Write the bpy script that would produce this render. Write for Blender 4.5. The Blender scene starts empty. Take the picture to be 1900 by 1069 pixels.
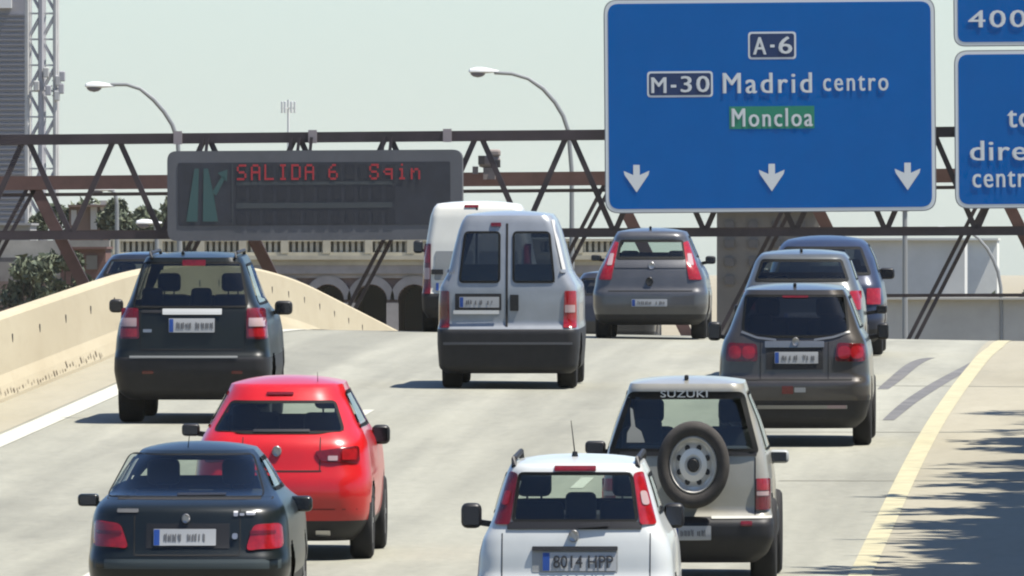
import bpy, bmesh, math, random
import numpy as np
from mathutils import Vector, Matrix
R = math.radians
random.seed(7)
S = bpy.context.scene
COL = S.collection

# ---------------------------------------------------------------- camera, sky, sun, exposure
CAMZ, FPX, YH, VPX = 6.0, 30000.0, 480.0, 2150.0
YAW = math.atan((VPX - 950) / FPX)
PITCH = math.atan((534.5 - YH) / FPX)
cam = bpy.data.cameras.new('camera')
cam.sensor_width = 36.0
cam.lens = 36.0 * FPX / 1900.0
cam.clip_start, cam.clip_end = 1.0, 20000.0
cam_o = bpy.data.objects.new('camera', cam)
COL.objects.link(cam_o)
cam_o.location = (0, 0, CAMZ)
cam_o.rotation_euler = (R(90) - PITCH, 0, YAW)
S.camera = cam_o

SUN = Vector((0.40, -0.09, 0.905)).normalized()
W = bpy.data.worlds.new('World')
S.world = W
W.use_nodes = True
nt = W.node_tree
bg = nt.nodes['Background']
sky = nt.nodes.new('ShaderNodeTexSky')
sky.sky_type = 'NISHITA'
sky.sun_disc = False
sky.sun_elevation = math.asin(SUN.z)
sky.sun_rotation = math.atan2(SUN.x, SUN.y)
sky.air_density, sky.dust_density, sky.ozone_density = 1.0, 0.6, 1.6
tint = nt.nodes.new('ShaderNodeMix')
tint.data_type, tint.blend_type = 'RGBA', 'MULTIPLY'
tint.inputs[0].default_value = 1.0
tint.inputs[7].default_value = (0.79, 0.935, 1.14, 1)   # pale blue-green summer sky
nt.links.new(sky.outputs[0], tint.inputs[6])
nt.links.new(tint.outputs[2], bg.inputs[0])
bg.inputs[1].default_value = 0.06
sl = bpy.data.lights.new('sun', 'SUN')
sl.energy, sl.angle, sl.color = 4.4, R(0.5), (1.0, 0.95, 0.86)
so = bpy.data.objects.new('sun', sl)
COL.objects.link(so)
so.location = (60, -20, 140)
so.rotation_euler = SUN.to_track_quat('Z', 'Y').to_euler()
S.view_settings.view_transform = 'Standard'
S.view_settings.look = 'None'
S.view_settings.exposure = 1.48
S.view_settings.gamma = 1.0
S.render.engine = 'CYCLES'
S.cycles.use_denoising = True
S.cycles.filter_width = 2.1
S.cycles.max_bounces = 8
S.cycles.transparent_max_bounces = 24

# ---------------------------------------------------------------- helpers
def wx(px, Y):
    t = (px - 950) / FPX
    c, s = math.cos(YAW), math.sin(YAW)
    return Y * (t * c - s) / (c + t * s)
def depth(X, Y): return -X * math.sin(YAW) + Y * math.cos(YAW)
def wz(py, X, Y): return CAMZ - depth(X, Y) * (py - YH) / FPX
def P(px, py, Y):
    X = wx(px, Y)
    return Vector((X, Y, wz(py, X, Y)))
SL, Y0, KC, YE = 0.0198, 232.0, 0.000815, 291.0
def road_c(Y):
    if Y < Y0: return SL * Y
    if Y < YE: return SL * Y + 0 - 0.5 * KC * (Y - Y0) ** 2
    ze = SL * YE - 0.5 * KC * (YE - Y0) ** 2
    se = SL - KC * (YE - Y0)
    return max(-3.0, ze + se * (Y - YE))
def sm(a, b, x):
    t = min(1, max(0, (x - a) / (b - a)))
    return t * t * (3 - 2 * t)
def road_z(X, Y):
    return road_c(Y) - 0.016 * (max(-14, min(0, X)) + 12) * sm(190, 255, Y) * (1 - sm(300, 420, Y))
def road_slope(Y): return (road_c(Y + 1.5) - road_c(Y - 1.5)) / 3.0

def link(o, parent=None):
    COL.objects.link(o)
    if parent: o.parent = parent
    return o
def tag(o, label=None, cat=None, group=None, kind=None):
    if label: o['label'] = label
    if cat: o['category'] = cat
    if group: o['group'] = group
    if kind: o['kind'] = kind
    return o
def empty(name, loc, rot=(0, 0, 0)):
    o = bpy.data.objects.new(name, None)
    o.empty_display_size = 0.3
    COL.objects.link(o)
    o.location = loc
    o.rotation_euler = rot
    return o

class MB:
    def __init__(s): s.v, s.f, s.m = [], [], []
    def add(s, vs, fs, mi=0):
        b = len(s.v)
        s.v += [tuple(v) for v in vs]
        s.f += [tuple(i + b for i in f) for f in fs]
        s.m += [mi] * len(fs) if isinstance(mi, int) else list(mi)
        return s
    def box(s, c, sz, mi=0, rot=None):
        hx, hy, hz = sz[0] / 2, sz[1] / 2, sz[2] / 2
        vs = [Vector((x, y, z)) for z in (-hz, hz) for x, y in ((-hx, -hy), (hx, -hy), (hx, hy), (-hx, hy))]
        if rot: vs = [rot @ v for v in vs]
        vs = [v + Vector(c) for v in vs]
        return s.add(vs, [(3, 2, 1, 0), (4, 5, 6, 7), (0, 1, 5, 4), (1, 2, 6, 5), (2, 3, 7, 6), (3, 0, 4, 7)], mi)
    def bar(s, a, b, w, h=None, mi=0):
        a, b = Vector(a), Vector(b)
        h = h or w
        d = (b - a).normalized()
        side = d.cross(Vector((0, 1, 0)))
        if side.length < 1e-4: side = Vector((1, 0, 0))
        side.normalize()
        up = side.cross(d).normalized()
        vs = []
        for p in (a, b):
            for i, j in ((-1, -1), (1, -1), (1, 1), (-1, 1)):
                vs.append(p + side * (i * w / 2) + up * (j * h / 2))
        return s.add(vs, [(3, 2, 1, 0), (4, 5, 6, 7), (0, 1, 5, 4), (1, 2, 6, 5), (2, 3, 7, 6), (3, 0, 4, 7)], mi)
    def tube(s, pts, r, n=8, mi=0):
        pts = [Vector(p) for p in pts]
        rs = r if isinstance(r, (list, tuple)) else [r] * len(pts)
        vs, fs = [], []
        for i, p in enumerate(pts):
            d = (pts[min(i + 1, len(pts) - 1)] - pts[max(i - 1, 0)]).normalized()
            a = d.cross(Vector((0.13, 1, 0.05))).normalized()
            b = d.cross(a)
            for k in range(n):
                t = 2 * math.pi * k / n
                vs.append(p + (a * math.cos(t) + b * math.sin(t)) * rs[i])
        for i in range(len(pts) - 1):
            for k in range(n):
                fs.append((i * n + k, i * n + (k + 1) % n, (i + 1) * n + (k + 1) % n, (i + 1) * n + k))
        fs.append(tuple(range(n))[::-1])
        fs.append(tuple((len(pts) - 1) * n + k for k in range(n)))
        return s.add(vs, fs, mi)
    def rbox(s, c, sz, r, mi=0, seg=2):
        bm = bmesh.new()
        bmesh.ops.create_cube(bm, size=1)
        for v in bm.verts: v.co = Vector((v.co.x * sz[0], v.co.y * sz[1], v.co.z * sz[2]))
        bmesh.ops.bevel(bm, geom=bm.edges[:], offset=r, segments=seg, profile=0.5, affect='EDGES')
        bm.verts.index_update()
        vs = [v.co + Vector(c) for v in bm.verts]
        fs = [tuple(v.index for v in f.verts) for f in bm.faces]
        bm.free()
        return s.add(vs, fs, mi)
    def lathe(s, prof, n, axis, c=(0, 0, 0), zs=1.0, mi=0):
        """prof: (radius, along axis); axis 'x' or 'y'; zs stretches height"""
        vs, fs, ms = [], [], []
        for r, a in prof:
            for k in range(n):
                t = 2 * math.pi * k / n
                u, w = r * math.cos(t), r * math.sin(t) * zs
                vs.append((c[0] + a, c[1] + u, c[2] + w) if axis == 'x' else (c[0] + u, c[1] + a, c[2] + w))
        for i in range(len(prof) - 1):
            for k in range(n):
                fs.append((i * n + k, i * n + (k + 1) % n, (i + 1) * n + (k + 1) % n, (i + 1) * n + k))
        return s.add(vs, fs, mi)
    def build(s, name, mats, parent=None, smooth=False, angle=None):
        me = bpy.data.meshes.new(name)
        me.from_pydata(s.v, [], s.f)
        if not isinstance(mats, (list, tuple)): mats = [mats]
        for m in mats: me.materials.append(m)
        me.polygons.foreach_set('material_index', s.m)
        if smooth: me.polygons.foreach_set('use_smooth', [True] * len(s.f))
        me.validate()
        bm = bmesh.new()
        bm.from_mesh(me)
        bmesh.ops.recalc_face_normals(bm, faces=bm.faces)
        bm.to_mesh(me)
        bm.free()
        if smooth and angle:
            me.set_sharp_from_angle(angle=R(angle))
        o = bpy.data.objects.new(name, me)
        return link(o, parent)

# ---------------------------------------------------------------- materials
KA = 0.62
def mat(name, col, rough=0.5, metal=0.0, coat=0.0, noise=0.0, nscale=5.0, spec=0.3, bump=0.0, emit=None, estr=0.0, nstretch=(1, 1, 1), back=None, k=KA):
    col = tuple(c * k for c in col)
    m = bpy.data.materials.new(name)
    m.use_nodes = True
    t = m.node_tree
    b = t.nodes['Principled BSDF']
    b.inputs['Base Color'].default_value = (*col, 1)
    b.inputs['Roughness'].default_value = rough
    b.inputs['Metallic'].default_value = metal
    b.inputs['Coat Weight'].default_value = coat
    b.inputs['Coat Roughness'].default_value = 0.06
    b.inputs['Specular IOR Level'].default_value = spec
    if emit:
        b.inputs['Emission Color'].default_value = (*emit, 1)
        b.inputs['Emission Strength'].default_value = estr
    if noise > 0:
        tc = t.nodes.new('ShaderNodeTexCoord')
        mp = t.nodes.new('ShaderNodeMapping')
        mp.inputs['Scale'].default_value = nstretch
        n1 = t.nodes.new('ShaderNodeTexNoise')
        n1.inputs['Scale'].default_value = nscale
        n1.inputs['Detail'].default_value = 6
        n1.inputs['Roughness'].default_value = 0.65
        mx = t.nodes.new('ShaderNodeMix')
        mx.data_type = 'RGBA'
        mx.inputs[6].default_value = (*[c * (1 - noise) for c in col], 1)
        mx.inputs[7].default_value = (*[min(1, c * (1 + noise)) for c in col], 1)
        rp = t.nodes.new('ShaderNodeMapRange')
        rp.inputs[1].default_value, rp.inputs[2].default_value = 0.3, 0.7
        t.links.new(tc.outputs['Object'], mp.inputs[0])
        t.links.new(mp.outputs[0], n1.inputs['Vector'])
        t.links.new(n1.outputs[0], rp.inputs[0])
        t.links.new(rp.outputs[0], mx.inputs[0])
        t.links.new(mx.outputs[2], b.inputs['Base Color'])
        if bump > 0:
            bp = t.nodes.new('ShaderNodeBump')
            bp.inputs['Strength'].default_value = bump
            t.links.new(n1.outputs[0], bp.inputs['Height'])
            t.links.new(bp.outputs[0], b.inputs['Normal'])
    if back:
        # the inside of a body shell is dark trim, not paint
        d = t.nodes.new('ShaderNodeBsdfDiffuse')
        d.inputs[0].default_value = (*back, 1)
        g = t.nodes.new('ShaderNodeNewGeometry')
        ms = t.nodes.new('ShaderNodeMixShader')
        out = t.nodes['Material Output']
        t.links.new(g.outputs['Backfacing'], ms.inputs[0])
        t.links.new(b.outputs[0], ms.inputs[1])
        t.links.new(d.outputs[0], ms.inputs[2])
        t.links.new(ms.outputs[0], out.inputs[0])
    return m
def paint(name, col, metal=0.0, rough=0.32, dust=0.12, k=KA, coat=0.5):
    return mat(name, col, rough, metal, coat, k=k, noise=dust, nscale=2.2, back=(0.02, 0.02, 0.022))
def glass(name, tint, ior=1.5, rough=0.02):
    m = bpy.data.materials.new(name)
    m.use_nodes = True
    t = m.node_tree
    t.nodes.remove(t.nodes['Principled BSDF'])
    tr = t.nodes.new('ShaderNodeBsdfTransparent')
    tr.inputs[0].default_value = (*tint, 1)
    gl = t.nodes.new('ShaderNodeBsdfGlossy')
    gl.inputs['Roughness'].default_value = rough
    lw = t.nodes.new('ShaderNodeLayerWeight')
    lw.inputs[0].default_value = 0.5
    pw = t.nodes.new('ShaderNodeMath'); pw.operation = 'POWER'
    pw.inputs[1].default_value = 5.0
    t.links.new(lw.outputs['Facing'], pw.inputs[0])
    fr = t.nodes.new('ShaderNodeMapRange')
    fr.inputs[3].default_value, fr.inputs[4].default_value = 0.05, 1.0
    t.links.new(pw.outputs[0], fr.inputs[0])
    mx = t.nodes.new('ShaderNodeMixShader')
    t.links.new(fr.outputs[0], mx.inputs[0])
    t.links.new(tr.outputs[0], mx.inputs[1])
    t.links.new(gl.outputs[0], mx.inputs[2])
    t.links.new(mx.outputs[0], t.nodes['Material Output'].inputs[0])
    return m
M = {}
M['black'] = mat('black_trim', (0.012, 0.012, 0.014), 0.45)
M['plastic'] = mat('grey_plastic', (0.018, 0.018, 0.021), 0.55, noise=0.25, nscale=6)
M['under'] = mat('underbody', (0.015, 0.015, 0.016), 0.9)
M['rubber'] = mat('rubber', (0.018, 0.018, 0.02), 0.85, noise=0.3, nscale=9)
M['alloy'] = mat('alloy', (0.42, 0.42, 0.43), 0.35, 0.8)
M['chrome'] = mat('chrome', (0.6, 0.6, 0.61), 0.25, 1.0)
M['seat'] = mat('seat_fabric', (0.022, 0.024, 0.03), 0.9)
M['red_lens'] = mat('red_lens', (0.30, 0.008, 0.012), 0.18, coat=0.6, noise=0.3, nscale=14)
M['dark_lens'] = mat('dark_red_lens', (0.13, 0.004, 0.006), 0.18, coat=0.6, noise=0.3, nscale=14)
M['clear_lens'] = mat('clear_lens', (0.42, 0.30, 0.30), 0.15, coat=0.5)
M['plate'] = mat('plate_white', (0.40, 0.41, 0.42), 0.35)
M['plate_blue'] = mat('plate_blue', (0.02, 0.07, 0.3), 0.4)
M['ink'] = mat('ink', (0.03, 0.03, 0.035), 0.5)
M['white_print'] = mat('white_print', (0.75, 0.77, 0.75), 0.5)
M['glass_clear'] = glass('glass_clear', (0.80, 0.86, 0.81))
M['glass_rear'] = glass('glass_rear', (0.72, 0.79, 0.75))
M['glass_dark'] = glass('glass_dark', (0.08, 0.085, 0.10))
M['mirror'] = mat('mirror_glass', (0.07, 0.08, 0.11), 0.1, 1.0)
M['wiper'] = M['black']
M['frit'] = mat('glass_border', (0.006, 0.007, 0.008), 0.7, spec=0.12)
M['glass_mid'] = glass('glass_mid', (0.20, 0.22, 0.20))
M['smudge'] = mat('worn_ink', (0.13, 0.13, 0.135), 0.6)
M['spare_rubber'] = mat('dusty_rubber', (0.05, 0.045, 0.042), 0.85, noise=0.3, nscale=9)

# ---------------------------------------------------------------- 2D polygon tools
def fillet(poly, r, n=4):
    out = []
    k = len(poly)
    rr = r if isinstance(r, (list, tuple)) else [r] * k
    for i in range(k):
        p0, p1, p2 = (Vector(poly[(i - 1) % k]), Vector(poly[i]), Vector(poly[(i + 1) % k]))
        a, b = p0 - p1, p2 - p1
        q = min(rr[i], a.length * 0.45, b.length * 0.45)
        if q < 1e-4:
            out.append(tuple(p1)); continue
        s0, s1 = p1 + a.normalized() * q, p1 + b.normalized() * q
        for j in range(n + 1):
            t = j / n
            out.append(tuple((1 - t) ** 2 * s0 + 2 * t * (1 - t) * p1 + t * t * s1))
    return out
def span(poly, z):
    xs = []
    k = len(poly)
    for i in range(k):
        (x0, z0), (x1, z1) = poly[i], poly[(i + 1) % k]
        if (z0 <= z) != (z1 <= z):
            xs.append(x0 + (x1 - x0) * (z - z0) / (z1 - z0))
    return (min(xs), max(xs)) if len(xs) > 1 else None
def inside(poly, x, z):
    c = False
    k = len(poly)
    for i in range(k):
        (x0, z0), (x1, z1) = poly[i], poly[(i + 1) % k]
        if (z0 > z) != (z1 > z) and x < x0 + (x1 - x0) * (z - z0) / (z1 - z0): c = not c
    return c
def shrink(poly, d):
    cx = sum(p[0] for p in poly) / len(poly)
    cz = sum(p[1] for p in poly) / len(poly)
    wx_ = max(abs(p[0] - cx) for p in poly)
    wz_ = max(abs(p[1] - cz) for p in poly)
    fx, fz = max(.2, 1 - d / wx_), max(.2, 1 - d / wz_)
    return [(cx + (p[0] - cx) * fx, cz + (p[1] - cz) * fz) for p in poly]
def patch(mb, poly, surf, off, thick, mi=0, edge=0.0, mi_edge=None, nc=12, nr=8):
    """lay a z-monotone polygon on surf(a, z, off) -> point, with thickness"""
    z0, z1 = min(p[1] for p in poly) + 1e-4, max(p[1] for p in poly) - 1e-4
    zs = set([z0, z1] + [min(z1, max(z0, p[1])) for p in poly])
    for i in range(nr + 1): zs.add(z0 + (z1 - z0) * i / nr)
    if edge: zs |= {z0 + edge, z1 - edge}
    zs = sorted(zs)
    zz = [zs[0]]
    for z in zs[1:]:
        if z - zz[-1] > 1e-3: zz.append(z)
    rows = []
    for z in zz:
        sp = span(poly, z) or span(poly, z + 2e-4) or span(poly, z - 2e-4)
        if sp: rows.append((z, sp))
    nrow = len(rows)
    fr, bk = [], []
    for z, (a, b) in rows:
        wd = max(b - a, 1e-5)
        e = min(0.3, edge / wd) if edge else 0
        ts = [0, e] + [e + (1 - 2 * e) * i / nc for i in range(1, nc)] + [1 - e, 1] if edge else [i / nc for i in range(nc + 1)]
        for t in ts:
            fr.append(surf(a + wd * t, z, off))
            if thick > 0: bk.append(surf(a + wd * t, z, off - thick))
    w = len(ts)
    fs, ms = [], []
    n = nrow * w
    for j in range(nrow - 1):
        zc = (rows[j][0] + rows[j + 1][0]) / 2
        for i in range(w - 1):
            q = (j * w + i, j * w + i + 1, (j + 1) * w + i + 1, (j + 1) * w + i)
            m_ = mi
            if edge and (i == 0 or i == w - 2 or zc < z0 + edge or zc > z1 - edge): m_ = mi_edge
            fs.append(q); ms.append(m_)
            if thick > 0:
                fs.append(tuple(x + n for x in q[::-1])); ms.append(m_)
    if thick > 0:
        rim = mi if mi_edge is None else mi_edge
        for i in range(w - 1):
            fs += [(i, i + n, i + 1 + n, i + 1), ((nrow - 1) * w + i, (nrow - 1) * w + i + 1, (nrow - 1) * w + i + 1 + n, (nrow - 1) * w + i + n)]
            ms += [rim, rim]
        for j in range(nrow - 1):
            fs += [(j * w, (j + 1) * w, (j + 1) * w + n, j * w + n), (j * w + w - 1, j * w + w - 1 + n, (j + 1) * w + w - 1 + n, (j + 1) * w + w - 1)]
            ms += [rim, rim]
    mb.add(fr + bk, fs, ms)
    return mb

# ---------------------------------------------------------------- text
_tc = {}
def text_shape(txt, spacing=1.0, bold=0.0):
    key = (txt, spacing, bold)
    if key in _tc: return _tc[key]
    cu = bpy.data.curves.new('lettering', 'FONT')
    cu.body = txt
    cu.size = 1.0
    cu.space_character = spacing
    cu.offset = bold
    cu.resolution_u = 3
    o = bpy.data.objects.new('lettering', cu)
    COL.objects.link(o)
    dg = bpy.context.evaluated_depsgraph_get()
    me = bpy.data.meshes.new_from_object(o.evaluated_get(dg))
    vs = [v.co.copy() for v in me.vertices]
    fs = [tuple(p.vertices) for p in me.polygons]
    bpy.data.objects.remove(o)
    bpy.data.curves.remove(cu)
    bpy.data.meshes.remove(me)
    _tc[key] = (vs, fs)
    return vs, fs
def put_text(mb, txt, x0, z0, x1, z1, y, spacing=1.0, bold=0.0, mi=0, surf=None):
    vs, fs = text_shape(txt, spacing, 0.0)
    ax, bx = min(v.x for v in vs), max(v.x for v in vs)
    az, bz = min(v.y for v in vs), max(v.y for v in vs)
    f = lambda v: (x0 + (v.x - ax) / (bx - ax) * (x1 - x0), z0 + (v.y - az) / (bz - az) * (z1 - z0))
    hx = bold * (z1 - z0)
    ks = (0,) if bold < .001 else (-1, 0, 1)
    for k in ks:
        pts = []
        for v in vs:
            a, z = f(v)
            a += k * hx
            q = y + (.003 if surf else -.004) * (k + 1)
            pts.append(surf(a, z, q) if surf else (a, q, z))
        mb.add(pts, fs, mi)

# ---------------------------------------------------------------- cars
SZ = 1.14
class Car:
    def __init__(s, name, label, cat, xc, Y, L, group='cars driving along the road', yaw=0.0):
        s.Y, s.L = Y, L
        s.X = wx(xc, Y)
        s.zc = road_z(s.X, Y)
        s.sl = road_slope(Y + 1.5)
        s.root = empty(name, (s.X, Y, s.zc), (math.atan(s.sl), 0, yaw))
        tag(s.root, label, cat, group)
        s.ppm = FPX / depth(s.X, Y)
        s.bow, s.rc, s.rf = 0.05, 0.16, 0.35
    def loc(s, px, py, yl=0.0):
        X = wx(px, s.Y + yl)
        return X - s.X, wz(py, X, s.Y + yl) - s.zc - s.sl * yl
    def poly(s, pts, yl=0.0): return [s.loc(a, b, yl) for a, b in pts]
    # body rows: (z, half width, rear y); front: (z, y)
    def prof(s, rows, front, smooth=1):
        rows = sorted(rows)
        z0, z1 = rows[0][0], rows[-1][0]
        n = max(24, int((z1 - z0) / 0.032))
        zs = np.linspace(z0, z1, n)
        zr = [r[0] for r in rows]
        s.zs = zs
        s.w = np.interp(zs, zr, [r[1] for r in rows])
        s.yr = np.interp(zs, zr, [r[2] for r in rows])
        s.yf = np.interp(zs, [f[0] for f in front], [f[1] for f in front])
        for _ in range(smooth):
            for a in (s.w, s.yr):
                a[1:-1] = 0.25 * a[:-2] + 0.5 * a[1:-1] + 0.25 * a[2:]
    def g(s, z): return float(np.interp(z, s.zs, s.w)), float(np.interp(z, s.zs, s.yr)), float(np.interp(z, s.zs, s.yf))
    def rear(s, x, z, off=0.0):
        w, yr, yf = s.g(z)
        rc = min(s.rc, w * 0.5)
        k = min(1.0, max(0.0, (abs(x) - (w - rc)) / rc))
        return (x, yr + s.bow * min(1, (x / w) ** 2) + rc * (1 - math.sqrt(max(0, 1 - k * k))) - off, z)
    def front(s, x, z, off=0.0):
        w, yr, yf = s.g(z)
        w *= 0.95
        rf = min(s.rf, w * 0.6)
        k = min(1.0, max(0.0, (abs(x) - (w - rf)) / rf))
        return (x, yf - 0.06 * min(1, (x / w) ** 2) - rf * 0.6 * (1 - math.sqrt(max(0, 1 - k * k))) + off, z)
    def sidex(s, y, z):
        w, yr, yf = s.g(z)
        t = min(1, max(0, (y - yr) / max(.1, yf - yr)))
        return w * (1 + 0.03 * 4 * t * (1 - t) - 0.05 * t * t)
    def side(s, sg):
        return lambda y, z, off=0.0: (sg * (s.sidex(y, z) + off), y, z)
    def body(s, paint_mat, trim_z=None, rear_holes=(), front_holes=(), side_holes=(), wheels=(), wr=0.33, crown=0.05, trim_mat=None, roof_mat=None):
        nx, ns, nf = 46, 56, 20
        rings = []
        tags_ = []
        def ring(z, w, yr, yf, shr=0.0):
            pts = []
            # rear edge left to right, then right side, front, left side
            for i in range(nx + 1):
                x = w * math.sin((i / nx - 0.5) * math.pi) * 0.35 + 0.65 * w * (2 * i / nx - 1)
                rc = min(s.rc, w * 0.5)
                k = min(1.0, max(0.0, (abs(x) - (w - rc)) / rc))
                pts.append((x, yr + s.bow * (x / w) ** 2 + rc * (1 - math.sqrt(max(0, 1 - k * k))), z))
            wf = w * 0.95
            rf = min(s.rf, wf * 0.6)
            ys, ye = pts[-1][1], yf - 0.06 - rf * 0.6
            ye = max(ye, ys + 0.05)
            def sx(y):
                t = min(1, max(0, (y - yr) / max(.1, yf - yr)))
                return w * (1 + 0.03 * 4 * t * (1 - t) - 0.05 * t * t)
            for i in range(1, ns + 1):
                y = ys + (ye - ys) * i / ns
                pts.append((sx(y), y, z))
            for i in range(1, nf):
                x = wf * math.cos(math.pi * i / nf)
                k = min(1.0, max(0.0, (abs(x) - (wf - rf)) / rf))
                pts.append((x, max(ye, yf - 0.06 * (x / wf) ** 2 - rf * 0.6 * (1 - math.sqrt(max(0, 1 - k * k)))), z))
            for i in range(ns, 0, -1):
                y = ys + (ye - ys) * i / ns
                pts.append((-sx(y), y, z))
            return pts
        for j, z in enumerate(s.zs): rings.append(ring(z, s.w[j], s.yr[j], s.yf[j]))
        z, w, yr, yf = s.zs[-1], s.w[-1], s.yr[-1], s.yf[-1]
        nbody = len(rings)
        for t in (0.06, 0.16, 0.32, 0.55, 0.8):
            ym = (yr + yf) / 2
            rings.append(ring(z + crown * (1 - (1 - t) ** 2.2), w * (1 - t), yr + (ym - yr) * t * 0.9, yf + (ym - yf) * t * 0.9))
        n = len(rings[0])
        vs = [p for r in rings for p in r]
        fs, ms = [], []
        RH = [shrink(h, 0.022) for h in rear_holes]
        FH = [shrink(h, 0.04) for h in front_holes]
        SH = [shrink(h, 0.035) for h in side_holes]
        for j in range(len(rings) - 1):
            for k in range(n):
                k2 = (k + 1) % n
                c = (Vector(rings[j][k]) + Vector(rings[j][k2]) + Vector(rings[j + 1][k]) + Vector(rings[j + 1][k2])) / 4
                if j < nbody - 1:
                    if k < nx:
                        if any(inside(h, c.x, c.z) for h in RH): continue
                    elif nx + ns <= k < nx + ns + nf:
                        if any(inside(h, c.x, c.z) for h in FH): continue
                    else:
                        if any(inside(h, c.y, c.z) for h in SH): continue
                        if any((c.y - wy) ** 2 + ((c.z - wr * SZ) / SZ) ** 2 < (wr * 1.12) ** 2 for wy in wheels): continue
                m_ = 0
                if trim_z is not None and c.z < trim_z: m_ = 1
                if j >= nbody - 1 and roof_mat: m_ = 3
                fs.append((j * n + k, j * n + k2, (j + 1) * n + k2, (j + 1) * n + k)); ms.append(m_)
        b = len(vs)
        top = rings[-1]
        vs.append((0, sum(p[1] for p in top) / n, z + crown))
        for k in range(n):
            fs.append(((len(rings) - 1) * n + k, (len(rings) - 1) * n + (k + 1) % n, b)); ms.append(3 if roof_mat else 0)
        fs.append(tuple(range(n))[::-1]); ms.append(2)
        mb = MB().add(vs, fs, ms)
        s.bodyo = mb.build('body', [paint_mat, trim_mat or M['plastic'], M['under'], roof_mat or paint_mat], s.root, smooth=True, angle=38)
        s.roof_z = z + crown
        return s.bodyo
    def rpatch(s, name, pts, mats, off=0.012, thick=0.02, r=0.03, yl=0.0, edge=0.0, parent=None, nc=12, nr=8, local=False):
        poly = pts if local else s.poly(pts, yl)
        poly = fillet(poly, r)
        mb = MB()
        patch(mb, poly, s.rear, off, thick, 0, edge, 1 if edge else None, nc, nr)
        return mb.build(name, mats, parent or s.root, smooth=True, angle=35)
    def window_rear(s, pts, g='glass_rear', r=0.06, yl=0.5, edge=0.028, name='rear_window', local=False):
        return s.rpatch(name, pts, [M[g], M['frit']], 0.012, 0.0, r, yl, edge, local=local, nc=16, nr=10)
    def window_front(s, poly):
        mb = MB()
        patch(mb, fillet(poly, 0.08), s.front, 0.012, 0.0, 0, 0.05, 1, 14, 8)
        return mb.build('windscreen', [M['glass_clear'], M['frit']], s.root, smooth=True, angle=35)
    def window_side(s, poly, g='glass_rear'):
        for sg in (-1, 1):
            mb = MB()
            patch(mb, fillet(poly, 0.06), s.side(sg), 0.01, 0.0, 0, 0.035, 1, 8, 6)
            mb.build('side_window', [M[g], M['frit']], s.root, smooth=True, angle=35)
    def wheel(s, x, y, r=0.33, w=0.21, rim=None):
        o = empty('wheel', (x, y, r * SZ))
        o.parent = s.root
        t = MB()
        h = w / 2
        t.lathe([(r * .62, -h * .8), (r * .9, -h), (r * .97, -h * .86), (r, -h * .6), (r, h * .6), (r * .97, h * .86), (r * .9, h), (r * .62, h * .8)], 36, 'x', zs=SZ)
        t.build('tyre', M['rubber'], o, smooth=True, angle=50)
        q = MB()
        sg = 1 if x > 0 else -1
        q.lathe([(r * .66, -h * .7), (r * .66, h * .7)], 28, 'x', zs=SZ)
        q.lathe([(r * .66, sg * h * .75), (r * .6, sg * h * .6), (r * .2, sg * h * .55), (0.01, sg * h * .6)], 28, 'x', zs=SZ)
        for k in range(5):
            a = 2 * math.pi * k / 5
            q.bar((sg * h * .68, 0, 0), (sg * h * .68, math.cos(a) * r * .62, math.sin(a) * r * .62 * SZ), 0.05, 0.05)
        q.build('rim', rim or M['alloy'], o, smooth=True, angle=40)
        return o
    def wheels4(s, hw, y1, y2, r=0.33, w=0.21):
        for y in (y1, y2):
            for sg in (-1, 1):
                s.wheel(sg * (hw - w / 2), y, r, w)
    def seats(s, zb, ztop, yfr=1.75, yrr=0.95, sx=0.36, zhead=None, rear=True, rear_heads=(-0.42, 0.42), m=None):
        m = m or M['seat']
        rows = [(yfr, [(-sx, 0.25), (sx, 0.25)], 'front_seat')]
        for y, lst, nm in rows:
            for x, hw in lst:
                b = MB()
                b.rbox((x, y, (zb + ztop) / 2), (hw * 2, 0.14, ztop - zb), 0.06, seg=3)
                b.rbox((x, y + 0.3, zb + 0.02), (hw * 2, 0.5, 0.18), 0.06)
                o = b.build(nm, m, s.root, smooth=True, angle=50)
                h = MB()
                hz = ztop + 0.15
                h.rbox((x, y + 0.0, hz), (0.29, 0.12, 0.23), 0.055, seg=3)
                h.bar((x - .06, y, ztop - .03), (x - .06, y, hz), 0.018)
                h.bar((x + .06, y, ztop - .03), (x + .06, y, hz), 0.018)
                h.build('headrest', m, o, smooth=True, angle=50)
        if rear:
            b = MB()
            w = s.g(zb + 0.2)[0]
            b.rbox((0, yrr, (zb + ztop - .16) / 2), (w * 1.55, 0.16, ztop - .16 - zb), 0.06, seg=3)
            o = b.build('rear_bench', m, s.root, smooth=True, angle=50)
            for x in rear_heads:
                h = MB()
                h.rbox((x, yrr, ztop - 0.02), (0.26, 0.11, 0.24), 0.05, seg=3)
                h.build('headrest', m, o, smooth=True, angle=50)
        b = MB()
        w = s.g(zb)[0]
        b.box((0, (0.2 + s.L - 0.8) / 2, zb - 0.05), (w * 1.8, s.L - 1.3, 0.02))
        b.rbox((0, s.L * 0.69, zb + 0.17), (w * 1.7, 0.4, 0.5), 0.08)
        b.build('interior', m, s.root)
    def driver(s, x, y, z, coat=(0.05, 0.06, 0.09)): pass
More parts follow.
